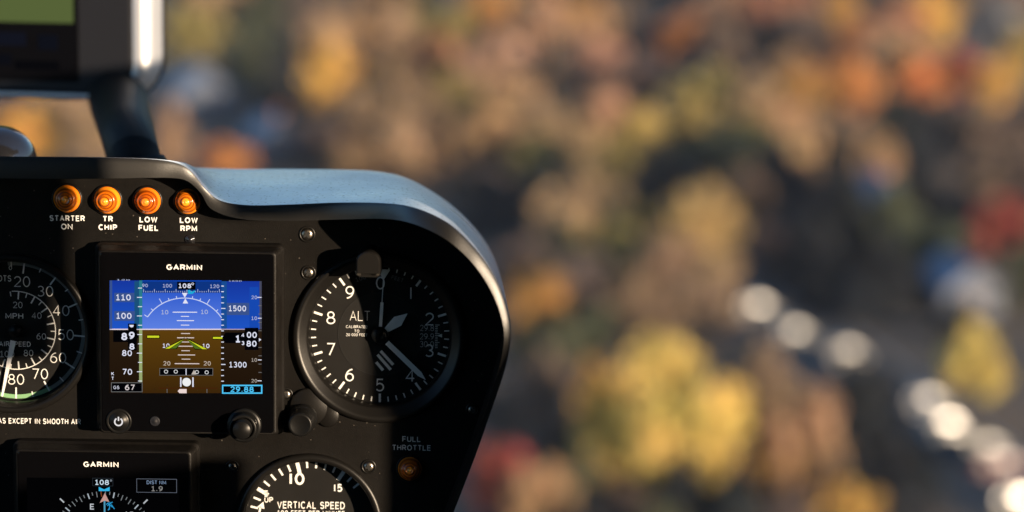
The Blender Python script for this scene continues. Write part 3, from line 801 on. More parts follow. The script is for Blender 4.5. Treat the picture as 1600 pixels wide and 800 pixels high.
# ------------------------------------------------------------------ things behind the panel top
# navigation screen on its stalk
MW = -1000
u, v = P(20, 40, MW)
mk = (DIST / S - MW) / (DIST / S)
mon = panel_thing('navigation_screen', u, v, MW, 'out-of-focus tablet screen with silver edge at upper left', 'screen')
mon.matrix_world = mon.matrix_world @ Matrix.Rotation(R_(-9), 4, 'Y')
def q_(px, py): return ((px - 20) * mk * 1.01, (40 - py) * mk)
x0, y0 = q_(-330, 143); x1, y1 = q_(212, -240)
rr = lambda g, r, zz: [(x, y, zz) for x, y in rrect(x0 - g, y0 - (g * 0.4 if g > 0 else g), x1 + g, y1 + g, r, 8)]
b = MB(); b.loft([rr(-8, 56, 6), rr(-1, 60, 4), rr(0, 61, 2)], M_GREYPLASTIC, smooth=False); b.build('front_face', mon, True)
b = MB(); b.loft([rr(-0.5, 60, 4.5), rr(10, 66, 6), rr(24, 74, 2), rr(32, 80, -8), rr(36, 84, -22), rr(40, 88, -55)], M_SILVER, smooth=True, cap=False); b.build('silver_edge', mon)
b = MB(); b.loft([rr(40, 88, -55), rr(40, 88, -85), rr(30, 80, -100)], M_GREYPLASTIC, smooth=False); b.build('back_shell', mon, True)
b = MB(); sx0, sy0 = q_(-250, 124); sx1, sy1 = q_(126, -200)
b.loft([[(x, y, zz) for x, y in rrect(sx0, sy0, sx1, sy1, 6)] for zz in (5.5, 7.5)], M_SCREEN)
gx, gy = q_(122, 34); b.rect(sx0 + 6, gy, gx - 4, sy1 - 6, 8.2, emit(86, 98, 55))
for px, py, w_, h_, c_ in ((20, 60, 60, 26, (18, 20, 30)), (78, 64, 40, 30, (15, 17, 25)), (60, 100, 90, 18, (9, 9, 12)), (8, 92, 30, 22, (13, 14, 20))):
    ax, ay = q_(px, py); b.rect(ax - w_ / 2, ay - h_ / 2, ax + w_ / 2, ay + h_ / 2, 8.2, emit(*c_))
b.build('screen', mon)
# stalk: a tube leaning from the hood up to the screen back
def tube_local(mb, pts, rad, material, n=20):
    rings = []
    for i, p_ in enumerate(pts):
        a = Vector(pts[max(i - 1, 0)]); c = Vector(pts[min(i + 1, len(pts) - 1)]); d = (c - a).normalized()
        s1 = d.cross(Vector((0, 0, 1))).normalized(); s2 = d.cross(s1)
        r = rad[i] if isinstance(rad, (list, tuple)) else rad
        rings.append([tuple(Vector(p_) + s1 * r * math.cos(2 * math.pi * k / n) + s2 * r * math.sin(2 * math.pi * k / n)) for k in range(n)])
    mb.loft(rings, material, smooth=True)
u, v = P(212, 262, -330)
st = panel_thing('mounting_stalk', u, v, -330, 'thick black stalk holding the tablet screen above the hood', 'stalk')
def pl3(px, py, w): a = P(px, py, w); return (a[0] - u, a[1] - v, w + 330)
b = MB(); tube_local(b, [pl3(222, 320, -340), pl3(210, 250, -350), pl3(199, 205, -620), pl3(186, 160, -960), pl3(172, 110, -1120)], [46, 46, 50, 58, 60], M_STALK); b.build('tube', st, True)
b = MB(); tube_local(b, [pl3(214, 266, -345), pl3(211, 254, -348)], [56, 52], M_STALK); b.build('collar', st, True)
# rounded glossy housing at the left
u, v = P(0, 252, -300)
hs = panel_thing('compass_housing', u, v, -300, 'small glossy black dome with sky reflection above the hood, at left edge', 'compass')
b = MB(); vs = []
rings = []
for k in range(0, 13):
    a = R_(90 * k / 12); rings.append([(62 * math.cos(a) * math.cos(R_(j * 10)) if k < 12 else 0.3 * math.cos(R_(j * 10)), 62 * math.sin(a) - 2,
                                        62 * (math.cos(a) if k < 12 else 0.005) * math.sin(R_(j * 10))) for j in range(36)])
b.loft(rings, M_HOUSING, smooth=True); b.build('dome', hs, True)
b = MB(); b.loft([[(66 * math.cos(R_(j * 10)), yy, 66 * math.sin(R_(j * 10))) for j in range(36)] for yy in (-70, -2)], M_STALK); b.build('base', hs, True)

# ------------------------------------------------------------------ unseen cabin around the camera, door openings shaped to shade the panel
cab = panel_thing('helicopter_cabin', 0, 0, 0, 'dark unseen helicopter cabin shell, door frame added to shade the instrument panel', 'helicopter cabin')
def cabin_part(name, boxes):
    mb = MB(1.0)
    for bx in boxes: mb.box(*bx, M_CABIN)
    return mb.build(name, cab)
cabin_part('roof', [(-0.80, 0.62, 0.22, 0.50, 0.66, 1.7)])
cabin_part('rear_wall', [(-0.80, -0.80, 1.7, 0.50, 0.66, 1.74)])
cabin_part('side_wall', [(-0.80, -0.798, 0.25, -0.77, -0.12, 1.698), (-0.80, -0.118, 1.15, -0.77, 0.618, 1.698), (-0.80, 0.50, 0.25, -0.77, 0.618, 1.148)])
cabin_part('floor', [(-0.80, -0.84, -0.5, 0.50, -0.80, 1.74)])
DX = 0.455
T_ = 0.02
cabin_part('shading_door_frame', [(DX, -0.797, 0.02, DX + T_, 0.165, 0.515), (DX, 0.42, 0.02, DX + T_, 0.617, 0.512),                 # added post and panel, edge set to shade the altimeter side
                          (DX, 0.045, 0.685, DX + T_, 0.617, 1.696),                   # added upper rear panel, edge set to shade the airspeed dial
                          (DX, -0.797, 0.514, DX + T_, -0.20, 1.696), (DX, 0.102, 0.514, DX + T_, 0.617, 0.600), (DX, 0.22, 0.602, DX + T_, 0.617, 0.683),  # upper blocks added to keep sun off the hood top
                          (DX, -0.199, 0.602, DX + T_, -0.014, 0.858), (DX, -0.198, 0.86, DX + T_, 0.043, 1.696)])  # sill steps added to shade the lower display

# ------------------------------------------------------------------ landscape far below
GZ = -60.0
def ray(px, py): return (FWD + RIGHT * ((px - 800) * KPX) + UPV * ((400 - py) * KPX))
def ground_at(px, py, zz=0.0):
    d = ray(px, py); t = (GZ + zz - CAMLOC.z) / d.z
    return CAMLOC + d * t

def ground_mat():
    m = bpy.data.materials.new('leaf_litter_ground'); m.use_nodes = True
    nt = m.node_tree; b = nt.nodes['Principled BSDF']; b.inputs['Roughness'].default_value = 0.95
    tc = nt.nodes.new('ShaderNodeTexCoord')
    n1 = nt.nodes.new('ShaderNodeTexNoise'); n1.inputs['Scale'].default_value = 0.06; n1.inputs['Detail'].default_value = 6
    n2 = nt.nodes.new('ShaderNodeTexNoise'); n2.inputs['Scale'].default_value = 0.9; n2.inputs['Detail'].default_value = 5
    for n in (n1, n2): nt.links.new(tc.outputs['Object'], n.inputs['Vector'])
    cr = nt.nodes.new('ShaderNodeValToRGB'); e = cr.color_ramp.elements
    e[0].position = 0.35; e[0].color = (0.035, 0.036, 0.034, 1); e[1].position = 0.68; e[1].color = (0.19, 0.13, 0.085, 1)
    q = e.new(0.5); q.color = (0.085, 0.066, 0.048, 1)
    mx = nt.nodes.new('ShaderNodeMath'); mx.operation = 'MULTIPLY_ADD'; mx.inputs[1].default_value = 0.45
    nt.links.new(n2.outputs['Fac'], mx.inputs[0])
    sc = nt.nodes.new('ShaderNodeMath'); sc.operation = 'MULTIPLY'; sc.inputs[1].default_value = 0.55
    nt.links.new(n1.outputs['Fac'], sc.inputs[0]); nt.links.new(sc.outputs[0], mx.inputs[2])
    nt.links.new(mx.outputs[0], cr.inputs[0]); nt.links.new(cr.outputs[0], b.inputs['Base Color'])
    return m
gm = MB(1.0); G = []
nx, ny = 60, 60
def gheight(x, y):
    far = max(0.0, (y - 560) / 900.0)
    return GZ + min(1, far) ** 2 * (42 + 12 * math.sin(x / 190.0) + 8 * math.sin(x / 83.0 + y / 140.0)) * (1 if y > 560 else 0)
vs, fs = [], []
for j in range(ny + 1):
    for i in range(nx + 1):
        x = -2500 + 5000 * i / nx; y = -900 + 4400 * j / ny
        vs.append((x, y, gheight(x, y)))
for j in range(ny):
    for i in range(nx):
        a = j * (nx + 1) + i; fs.append([a, a + 1, a + nx + 2, a + nx + 1])
gm.add(vs, fs, ground_mat(), True)
tag(gm.build('ground'), kind='structure')

# road running diagonally through the trees, with kerbs
M_ASPH = mat('asphalt', (0.038, 0.04, 0.043), 0.85, var=0.25, varscale=0.4)
M_KERB = mat('kerb_concrete', (0.30, 0.29, 0.27), 0.8)
M_ROADLINE = mat('road_line_paint', (0.7, 0.7, 0.66), 0.7)
RA = ground_at(1080, 380); RB = ground_at(1700, 860)
rd = (RB - RA); rd.z = 0; RLEN = rd.length; rd.normalize(); rn = Vector((-rd.y, rd.x, 0))
def strip(name, o0, o1, z0, z1, m_, ext=60):
    a = RA - rd * 10; b = RB + rd * ext
    mb = MB(1.0)
    pts = [(a + rn * o0), (b + rn * o0), (b + rn * o1), (a + rn * o1)]
    vs = [(p_.x, p_.y, GZ + z0) for p_ in pts] + [(p_.x, p_.y, GZ + z1) for p_ in pts]
    mb.add(vs, [[4, 5, 6, 7], [0, 1, 5, 4], [1, 2, 6, 5], [2, 3, 7, 6], [3, 0, 4, 7]], m_)
    return tag(mb.build(name, autosmooth=True), kind='structure')
strip('road', -4.2, 4.2, -0.2, 0.02, M_ASPH); strip('kerb', -4.45, -4.21, -0.2, 0.14, M_KERB); strip('kerb', 4.21, 4.45, -0.2, 0.14, M_KERB)
mb = MB(1.0); s_ = 0
while s_ < RLEN + 50:
    a = RA + rd * s_; b = a + rd * 3
    mb.add([(p_.x, p_.y, GZ + 0.03) for p_ in (a - rn * 0.07, b - rn * 0.07, b + rn * 0.07, a + rn * 0.07)], [[0, 1, 2, 3]], M_ROADLINE); s_ += 7
tag(mb.build('road_marking'), kind='structure')

# ------------------------------------------------------------------ trees
def foliage_mat():
    m = bpy.data.materials.new('foliage'); m.use_nodes = True
    nt = m.node_tree; b = nt.nodes['Principled BSDF']
    b.inputs['Roughness'].default_value = 0.7; b.inputs['Specular IOR Level'].default_value = 0.25
    oi = nt.nodes.new('ShaderNodeObjectInfo')
    gi = nt.nodes.new('ShaderNodeNewGeometry')
    hs_ = nt.nodes.new('ShaderNodeHueSaturation')
    mr = nt.nodes.new('ShaderNodeMapRange'); mr.inputs[3].default_value = 0.6; mr.inputs[4].default_value = 1.4
    nt.links.new(gi.outputs['Random Per Island'], mr.inputs[0]); nt.links.new(mr.outputs[0], hs_.inputs['Value'])
    mr2 = nt.nodes.new('ShaderNodeMapRange'); mr2.inputs[3].default_value = 0.485; mr2.inputs[4].default_value = 0.515
    nt.links.new(gi.outputs['Random Per Island'], mr2.inputs[0]); nt.links.new(mr2.outputs[0], hs_.inputs['Hue'])
    tc = nt.nodes.new('ShaderNodeTexCoord'); nz = nt.nodes.new('ShaderNodeTexNoise'); nz.inputs['Scale'].default_value = 2.6; nz.inputs['Detail'].default_value = 2
    av = nt.nodes.new('ShaderNodeVectorMath'); av.operation = 'ADD'
    nt.links.new(tc.outputs['Object'], av.inputs[0]); nt.links.new(oi.outputs['Random'], av.inputs[1]); nt.links.new(av.outputs[0], nz.inputs['Vector'])
    hm2 = nt.nodes.new('ShaderNodeHueSaturation')                 # whole sprays turn earlier or later in the season
    m1 = nt.nodes.new('ShaderNodeMapRange'); m1.inputs[1].default_value = 0.3; m1.inputs[2].default_value = 0.7; m1.inputs[3].default_value = 0.52; m1.inputs[4].default_value = 0.485
    m2 = nt.nodes.new('ShaderNodeMapRange'); m2.inputs[1].default_value = 0.3; m2.inputs[2].default_value = 0.7; m2.inputs[3].default_value = 0.62; m2.inputs[4].default_value = 1.25
    nt.links.new(nz.outputs['Fac'], m1.inputs[0]); nt.links.new(nz.outputs['Fac'], m2.inputs[0])
    nt.links.new(m1.outputs[0], hm2.inputs['Hue']); nt.links.new(m2.outputs[0], hm2.inputs['Value'])
    nt.links.new(oi.outputs['Color'], hm2.inputs['Color']); nt.links.new(hm2.outputs[0], hs_.inputs['Color']); nt.links.new(hs_.outputs[0], b.inputs['Base Color'])
    tr = nt.nodes.new('ShaderNodeBsdfTranslucent'); nt.links.new(hs_.outputs[0], tr.inputs[0])
    mx = nt.nodes.new('ShaderNodeMixShader'); mx.inputs[0].default_value = 0.3
    out = nt.nodes['Material Output']
    nt.links.new(b.outputs[0], mx.inputs[1]); nt.links.new(tr.outputs[0], mx.inputs[2]); nt.links.new(mx.outputs[0], out.inputs[0])
    return m
M_FOL = foliage_mat()
M_BARK = mat('bark', (0.07, 0.055, 0.045), 0.9, var=0.3, varscale=4)

def crown_mesh(seed, kind):
    """unit crown: radius 1, from z=0 to z=1 (scaled per tree), of leaf sprays gathered in clumps"""
    r = random.Random(seed); vs, fs = [], []
    clumps = []
    n = {'round': 30, 'cone': 34, 'broad': 62}[kind]
    for i in range(n):
        while True:
            p_ = Vector((r.uniform(-1, 1), r.uniform(-1, 1), r.uniform(-1, 1)))
            if 0.25 < p_.length < 0.95: break
        if kind == 'broad': c = p_.normalized() * (0.55 + 0.3 * r.random()); c = Vector((c.x, c.y, 0.5 + c.z * 0.48)); s_ = r.uniform(0.17, 0.3)
        elif kind == 'round': c = Vector((p_.x * 0.86, p_.y * 0.86, 0.5 + p_.z * 0.42)); s_ = r.uniform(0.2, 0.36)
        else:
            h_ = (i + 0.5) / n; w_ = (1 - h_) * 0.8 + 0.06; a_ = r.uniform(0, 6.28)
            c = Vector((w_ * math.cos(a_) * 0.8, w_ * math.sin(a_) * 0.8, h_ * 0.94 + 0.02)); s_ = 0.12 + 0.18 * (1 - h_)
        clumps.append((c, s_))
    for c, s_ in clumps:
        for k in range(130 if kind == 'broad' else 54):
            while True:
                o = Vector((r.uniform(-1, 1), r.uniform(-1, 1), r.uniform(-1, 1)))
                if o.length < 1: break
            p_ = c + Vector((o.x * s_, o.y * s_, o.z * s_ * 0.55))
            e = Euler((r.uniform(0, 6.3), r.uniform(0, 6.3), r.uniform(0, 6.3))).to_matrix()
            l_ = r.uniform(0.028, 0.05) if kind == 'broad' else r.uniform(0.045, 0.09); ax = e @ Vector((l_, 0, 0)); ay = e @ Vector((0, l_ * 0.6, 0))
            b_ = len(vs); vs += [p_ - ax, p_ + ay, p_ + ax, p_ - ay]; fs.append([b_, b_ + 1, b_ + 2, b_ + 3])
    me = bpy.data.meshes.new('crown'); me.from_pydata([tuple(p_) for p_ in vs], [], fs); me.materials.append(M_FOL)
    return me
def trunk_mesh(seed):
    r = random.Random(seed); mb = MB(1.0)
    tube_local(mb, [(0, 0, -0.02), (0.01, 0.01, 0.3), (-0.01, 0.02, 0.62), (0.0, 0.0, 0.85)], [0.035, 0.026, 0.017, 0.006], M_BARK, 8)
    for k in range(5):
        a_ = k * 1.3 + r.uniform(-.3, .3); h_ = 0.35 + 0.09 * k
        tube_local(mb, [(0, 0, h_), (0.11 * math.cos(a_), 0.11 * math.sin(a_), h_ + 0.09), (0.22 * math.cos(a_), 0.22 * math.sin(a_), h_ + 0.2)], [0.013, 0.009, 0.003], M_BARK, 6)
    me = bpy.data.meshes.new('trunk')
    me.from_pydata(mb.v, [], mb.f); me.materials.append(M_BARK)
    return me
BROAD = crown_mesh(51, 'broad'); CROWNS = [crown_mesh(i, 'round') for i in range(7)]; CONES = [crown_mesh(20 + i, 'cone') for i in range(3)]; TRUNKS = [trunk_mesh(i) for i in range(3)]

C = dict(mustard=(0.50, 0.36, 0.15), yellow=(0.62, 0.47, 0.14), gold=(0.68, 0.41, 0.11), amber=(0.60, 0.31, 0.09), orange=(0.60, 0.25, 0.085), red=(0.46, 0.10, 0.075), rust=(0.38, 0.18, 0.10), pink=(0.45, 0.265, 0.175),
         tan=(0.47, 0.305, 0.17), brown=(0.28, 0.185, 0.115), olive=(0.34, 0.26, 0.09), green=(0.10, 0.11, 0.065), dark=(0.03, 0.036, 0.044), dusk=(0.17, 0.122, 0.10))  # dark: bluish near-black foliage standing in for sky-lit shade
WORD = dict(mustard='mustard yellow', yellow='bright yellow', gold='golden yellow', amber='deep amber', orange='vivid orange', red='red', rust='rusty red', pink='pinkish brown', tan='pale tan', brown='dull brown',
            olive='olive green', green='dark green', dark='shade-dark', dusk='dusky brown')
TREES = []   # (px, py of crown centre, width px, height px, colour)
TREES += [
 # top band
 (300, 55, 110, 70, 'olive'), (345, 15, 100, 55, 'tan'), (420, 20, 90, 60, 'green'), (480, 45, 90, 70, 'dusk'), (515, 120, 115, 95, 'gold'), (500, 60, 80, 60, 'tan'), (570, 40, 110, 60, 'tan'), (625, 45, 90, 60, 'tan'),
 (695, 38, 105, 66, 'olive'), (760, 25, 90, 60, 'amber'), (690, 95, 110, 66, 'rust'), (770, 105, 100, 95, 'pink'), (845, 40, 90, 80, 'pink'), (800, 150, 90, 70, 'tan'),
 (600, 95, 80, 60, 'rust'), (870, 110, 70, 80, 'dusk'), (925, 95, 110, 62, 'pink'), (905, 25, 80, 60, 'amber'), (965, 20, 80, 50, 'dusk'), (985, 60, 70, 50, 'dusk'), (1060, 62, 95, 75, 'orange'), (1115, 20, 90, 60, 'pink'),
 (1140, 75, 100, 60, 'dusk'), (1190, 25, 90, 60, 'rust'), (1250, 60, 110, 80, 'dusk'), (1230, 120, 80, 70, 'tan'), (1310, 25, 90, 66, 'amber'), (1245, 145, 90, 80, 'amber'), (1330, 132, 115, 90, 'orange'),
 (1395, 50, 90, 75, 'rust'), (1450, 30, 105, 85, 'gold'), (1440, 122, 100, 76, 'orange'), (1490, 112, 80, 84, 'red'), (1550, 130, 80, 80, 'gold'), (1530, 40, 80, 70, 'rust'), (1590, 90, 60, 80, 'olive'), (1545, 0, 90, 50, 'orange'),
 (1180, 170, 90, 80, 'tan'), (1100, 155, 120, 80, 'olive'), (1085, 195, 90, 70, 'olive'), (1005, 205, 90, 86, 'yellow'), (945, 185, 90, 90, 'pink'), (975, 240, 100, 60, 'olive'), (1165, 215, 90, 60, 'olive'),
 (1130, 235, 130, 54, 'green'), (1240, 245, 90, 90, 'tan'), (1290, 230, 80, 80, 'brown'), (1365, 250, 70, 76, 'tan'), (1450, 200, 110, 60, 'dusk'), (1530, 215, 110, 70, 'dusk'), (1590, 260, 80, 80, 'dusk'), (1400, 190, 80, 60, 'green'),
 # left band
 (395, 95, 130, 90, 'green'), (440, 130, 90, 80, 'dark'), (355, 250, 100, 44, 'orange'), (60, 205, 150, 80, 'gold'), (110, 190, 90, 80, 'tan'), (150, 210, 80, 80, 'tan'), (270, 215, 64, 80, 'tan'), (10, 190, 60, 60, 'rust'),
 (560, 190, 100, 80, 'brown'), (640, 175, 110, 90, 'brown'), (630, 225, 120, 70, 'tan'), (560, 245, 90, 60, 'brown'), (510, 225, 90, 60, 'dusk'), (700, 155, 100, 70, 'olive'), (720, 225, 110, 70, 'brown'), (780, 215, 100, 80, 'tan'), (850, 190, 100, 80, 'tan'),
 (840, 250, 110, 60, 'olive'), (910, 240, 100, 80, 'tan'), (740, 280, 110, 50, 'dusk'),
 # middle
 (915, 325, 130, 100, 'tan'), (870, 350, 90, 90, 'tan'), (1000, 300, 110, 60, 'dark'), (1100, 345, 120, 110, 'mustard'), (1165, 300, 80, 60, 'dusk'), (960, 395, 120, 70, 'olive'), (1035, 410, 110, 80, 'brown'), (1110, 420, 100, 70, 'tan'),
 (840, 472, 90, 80, 'amber'), (835, 535, 90, 60, 'green'), (905, 450, 110, 90, 'dusk'), (990, 470, 110, 80, 'brown'), (1090, 470, 120, 70, 'brown'), (850, 600, 100, 90, 'dusk'), (815, 420, 90, 80, 'dusk'),
 # right
 (1195, 385, 80, 60, 'dusk'), (1250, 330, 120, 90, 'dark'), (1330, 350, 110, 90, 'dark'), (1440, 300, 120, 90, 'dark'), (1450, 380, 110, 80, 'green'), (1562, 355, 105, 90, 'red'), (1405, 488, 100, 100, 'olive'), (1520, 566, 105, 120, 'yellow'),
 (1605, 610, 80, 105, 'gold'), (1590, 490, 70, 110, 'green'), (1460, 470, 100, 90, 'dark'), (1300, 440, 110, 90, 'dark'), (1380, 420, 100, 80, 'dark'),
 (1350, 720, 120, 120, 'dark'), (1420, 760, 110, 120, 'dark'), (1350, 640, 90, 70, 'dark'), (1470, 775, 110, 70, 'dark'), (1540, 810, 90, 50, 'green'),
 # foreground
 (1040, 650, 285, 235, 'yellow'), (935, 672, 105, 200, 'gold'), (1190, 605, 110, 100, 'brown'), (1248, 685, 145, 175, 'tan'), (1265, 735, 80, 70, 'orange'), (1210, 720, 100, 90, 'amber'),
 (775, 745, 130, 130, 'red'), (835, 770, 100, 110, 'tan'), (900, 760, 90, 90, 'green'), (1060, 770, 140, 80, 'dark'), (1150, 790, 120, 80, 'dark'), (1320, 795, 130, 80, 'gold'), (985, 790, 100, 60, 'dusk'), (1230, 800, 100, 60, 'dusk'), (870, 680, 90, 100, 'dusk')]
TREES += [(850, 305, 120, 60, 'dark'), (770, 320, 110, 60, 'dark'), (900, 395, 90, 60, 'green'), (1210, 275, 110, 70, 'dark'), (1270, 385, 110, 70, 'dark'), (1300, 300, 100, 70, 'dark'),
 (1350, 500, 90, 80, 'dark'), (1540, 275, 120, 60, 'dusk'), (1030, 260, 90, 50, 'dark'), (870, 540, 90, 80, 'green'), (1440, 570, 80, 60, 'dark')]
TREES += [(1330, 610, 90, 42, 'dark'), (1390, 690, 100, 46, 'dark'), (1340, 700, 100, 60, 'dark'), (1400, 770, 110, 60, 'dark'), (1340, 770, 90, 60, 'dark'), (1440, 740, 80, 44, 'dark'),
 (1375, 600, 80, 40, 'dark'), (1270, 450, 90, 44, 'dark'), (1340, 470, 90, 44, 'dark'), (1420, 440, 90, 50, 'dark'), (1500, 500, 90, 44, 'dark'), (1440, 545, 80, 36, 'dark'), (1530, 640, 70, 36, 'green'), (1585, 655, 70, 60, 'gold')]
base_trees = list(TREES)
# nearest-colour filler between the sampled trees, and beyond the frame's edges
def near_ok(px, py, f):
    return all(((px - t_[0]) / max(t_[2], 1)) ** 2 + ((py - t_[1]) / max(t_[3], 1)) ** 2 > f for t_ in TREES)
GAPS = [(1183, 490, 90), (1240, 540, 90), (1325, 575, 110), (1450, 610, 80), (1490, 690, 120), (1540, 690, 80), (1590, 800, 110), (1580, 20, 60), (300, 135, 120), (425, 200, 90), (1375, 285, 60), (1500, 430, 80)]
fill_r = random.Random(3)
tries = 0
while len(TREES) < 190 and tries < 4000:
    tries += 1
    px = fill_r.uniform(240, 1660); py = fill_r.uniform(-60, 830)
    if px < 790 and py > 250: continue
    if any(abs(px - g[0]) < g[2] and abs(py - g[1]) < g[2] * 0.8 for g in GAPS): continue
    if not near_ok(px, py, 0.3): continue
    c = min(base_trees, key=lambda t_: (t_[0] - px) ** 2 + (t_[1] - py) ** 2)
    near = c[4]
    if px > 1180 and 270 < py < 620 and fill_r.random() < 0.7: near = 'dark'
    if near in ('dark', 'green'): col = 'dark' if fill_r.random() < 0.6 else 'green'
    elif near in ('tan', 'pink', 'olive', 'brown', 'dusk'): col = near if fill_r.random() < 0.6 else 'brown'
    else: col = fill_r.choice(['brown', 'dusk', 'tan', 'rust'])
    TREES.append((px, py, fill_r.uniform(70, 110), fill_r.uniform(55, 85), col))

# the cars stand in clearings: no crown between them and the sun or the open view
CAR_SPOTS = [(1183, 472), (1240, 512), (1322, 542), (1447, 618), (1478, 655), (1490, 672), (1540, 690), (1565, 715), (1592, 772), (1580, 22)]
def in_the_way(x, y, rad, top):
    for cx_, cy_ in CAR_SPOTS:
        g_ = ground_at(cx_, cy_, 1.2)
        for dirv in (SUN_W, (CAMLOC - g_).normalized()):
            hl = math.hypot(dirv.x, dirv.y); ex, ey = dirv.x / hl, dirv.y / hl
            al = (x - g_.x) * ex + (y - g_.y) * ey; off = abs(-(x - g_.x) * ey + (y - g_.y) * ex)
            if al > -rad and off < rad * 0.95 + 1.2 and 0.8 + max(0, al - rad) * dirv.z / hl < top: return True
    return False
tree_objs = []
for i, (px, py, wpx, hpx, col) in enumerate(TREES):
    # distance at the crown centre; real size from its apparent size
    gr = 1.0 if wpx > 200 or hpx > 150 or col in ('yellow', 'red', 'gold', 'orange') else 1.22
    g0 = ground_at(px, py + hpx * gr * 0.62)
    dist = (g0 - CAMLOC).length
    gr = 1.0 if wpx > 200 or hpx > 150 or col in ('yellow', 'red', 'gold', 'orange') else 1.22
    wid = wpx * gr * KPX * dist; hei = hpx * gr * KPX * dist * 1.12
    hei = max(hei, 2.2)
    cone = col == 'dark'
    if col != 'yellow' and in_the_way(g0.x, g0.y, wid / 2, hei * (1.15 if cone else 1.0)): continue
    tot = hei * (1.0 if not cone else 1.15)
    o = bpy.data.objects.new('shade_pine_tree' if cone else 'autumn_tree', None); COL.objects.link(o)
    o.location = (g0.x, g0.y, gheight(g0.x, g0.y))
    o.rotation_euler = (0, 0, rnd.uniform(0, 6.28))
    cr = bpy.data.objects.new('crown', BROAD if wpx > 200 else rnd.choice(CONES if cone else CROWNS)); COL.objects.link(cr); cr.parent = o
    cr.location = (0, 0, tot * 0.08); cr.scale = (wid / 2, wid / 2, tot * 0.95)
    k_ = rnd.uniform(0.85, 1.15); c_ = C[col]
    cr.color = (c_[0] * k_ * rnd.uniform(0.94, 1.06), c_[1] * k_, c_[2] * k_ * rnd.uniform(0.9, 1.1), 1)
    tk = bpy.data.objects.new('trunk', rnd.choice(TRUNKS)); COL.objects.link(tk); tk.parent = o
    tk.scale = (tot, tot, tot * 0.95)
    tree_objs.append((o, px, py, wpx, hpx, col))

def place_words(px, py):
    v_ = ('beyond the top edge', 'along the top edge', 'in the upper band', 'at upper mid-height', 'at mid-height', 'at lower mid-height', 'in the lower band', 'along the bottom edge')[
        max(0, min(7, int((py + 100) // 115)))] if py > -20 else 'just cut by the top edge'
    hs2 = ('far left', 'left', 'left of centre', 'centre', 'right of centre', 'right', 'far right')[max(0, min(6, int(px // 230)))]
    return v_, hs2
seen = {}
for rec in tree_objs:
    o, px, py, wpx, hpx, col = rec
    size = 'big' if wpx > 125 else 'small' if wpx < 85 else 'mid-sized'
    v_, h_ = place_words(px, py)
    seen.setdefault('%s %s tree %s, %s' % (size, WORD[col], v_, h_), []).append(rec)
ORD = ['leftmost', 'second from left', 'third from left', 'fourth from left', 'fifth from left', 'sixth from left', 'seventh from left', 'eighth from left', 'ninth from left', 'tenth from left']
for lab, recs in seen.items():
    recs.sort(key=lambda r_: r_[1])
    for k, r_ in enumerate(recs):
        l_ = lab if len(recs) == 1 else lab + ', %s of %s' % (ORD[min(k, 9)], ('two', 'three', 'four', 'five', 'six', 'seven', 'eight', 'nine', 'ten')[min(len(recs) - 2, 8)])
        if len(l_.replace(',', ' ').split()) > 15: l_ = l_.rsplit(' of ', 1)[0]
        tag(r_[0], l_, 'tree', 'out-of-focus trees below the helicopter')

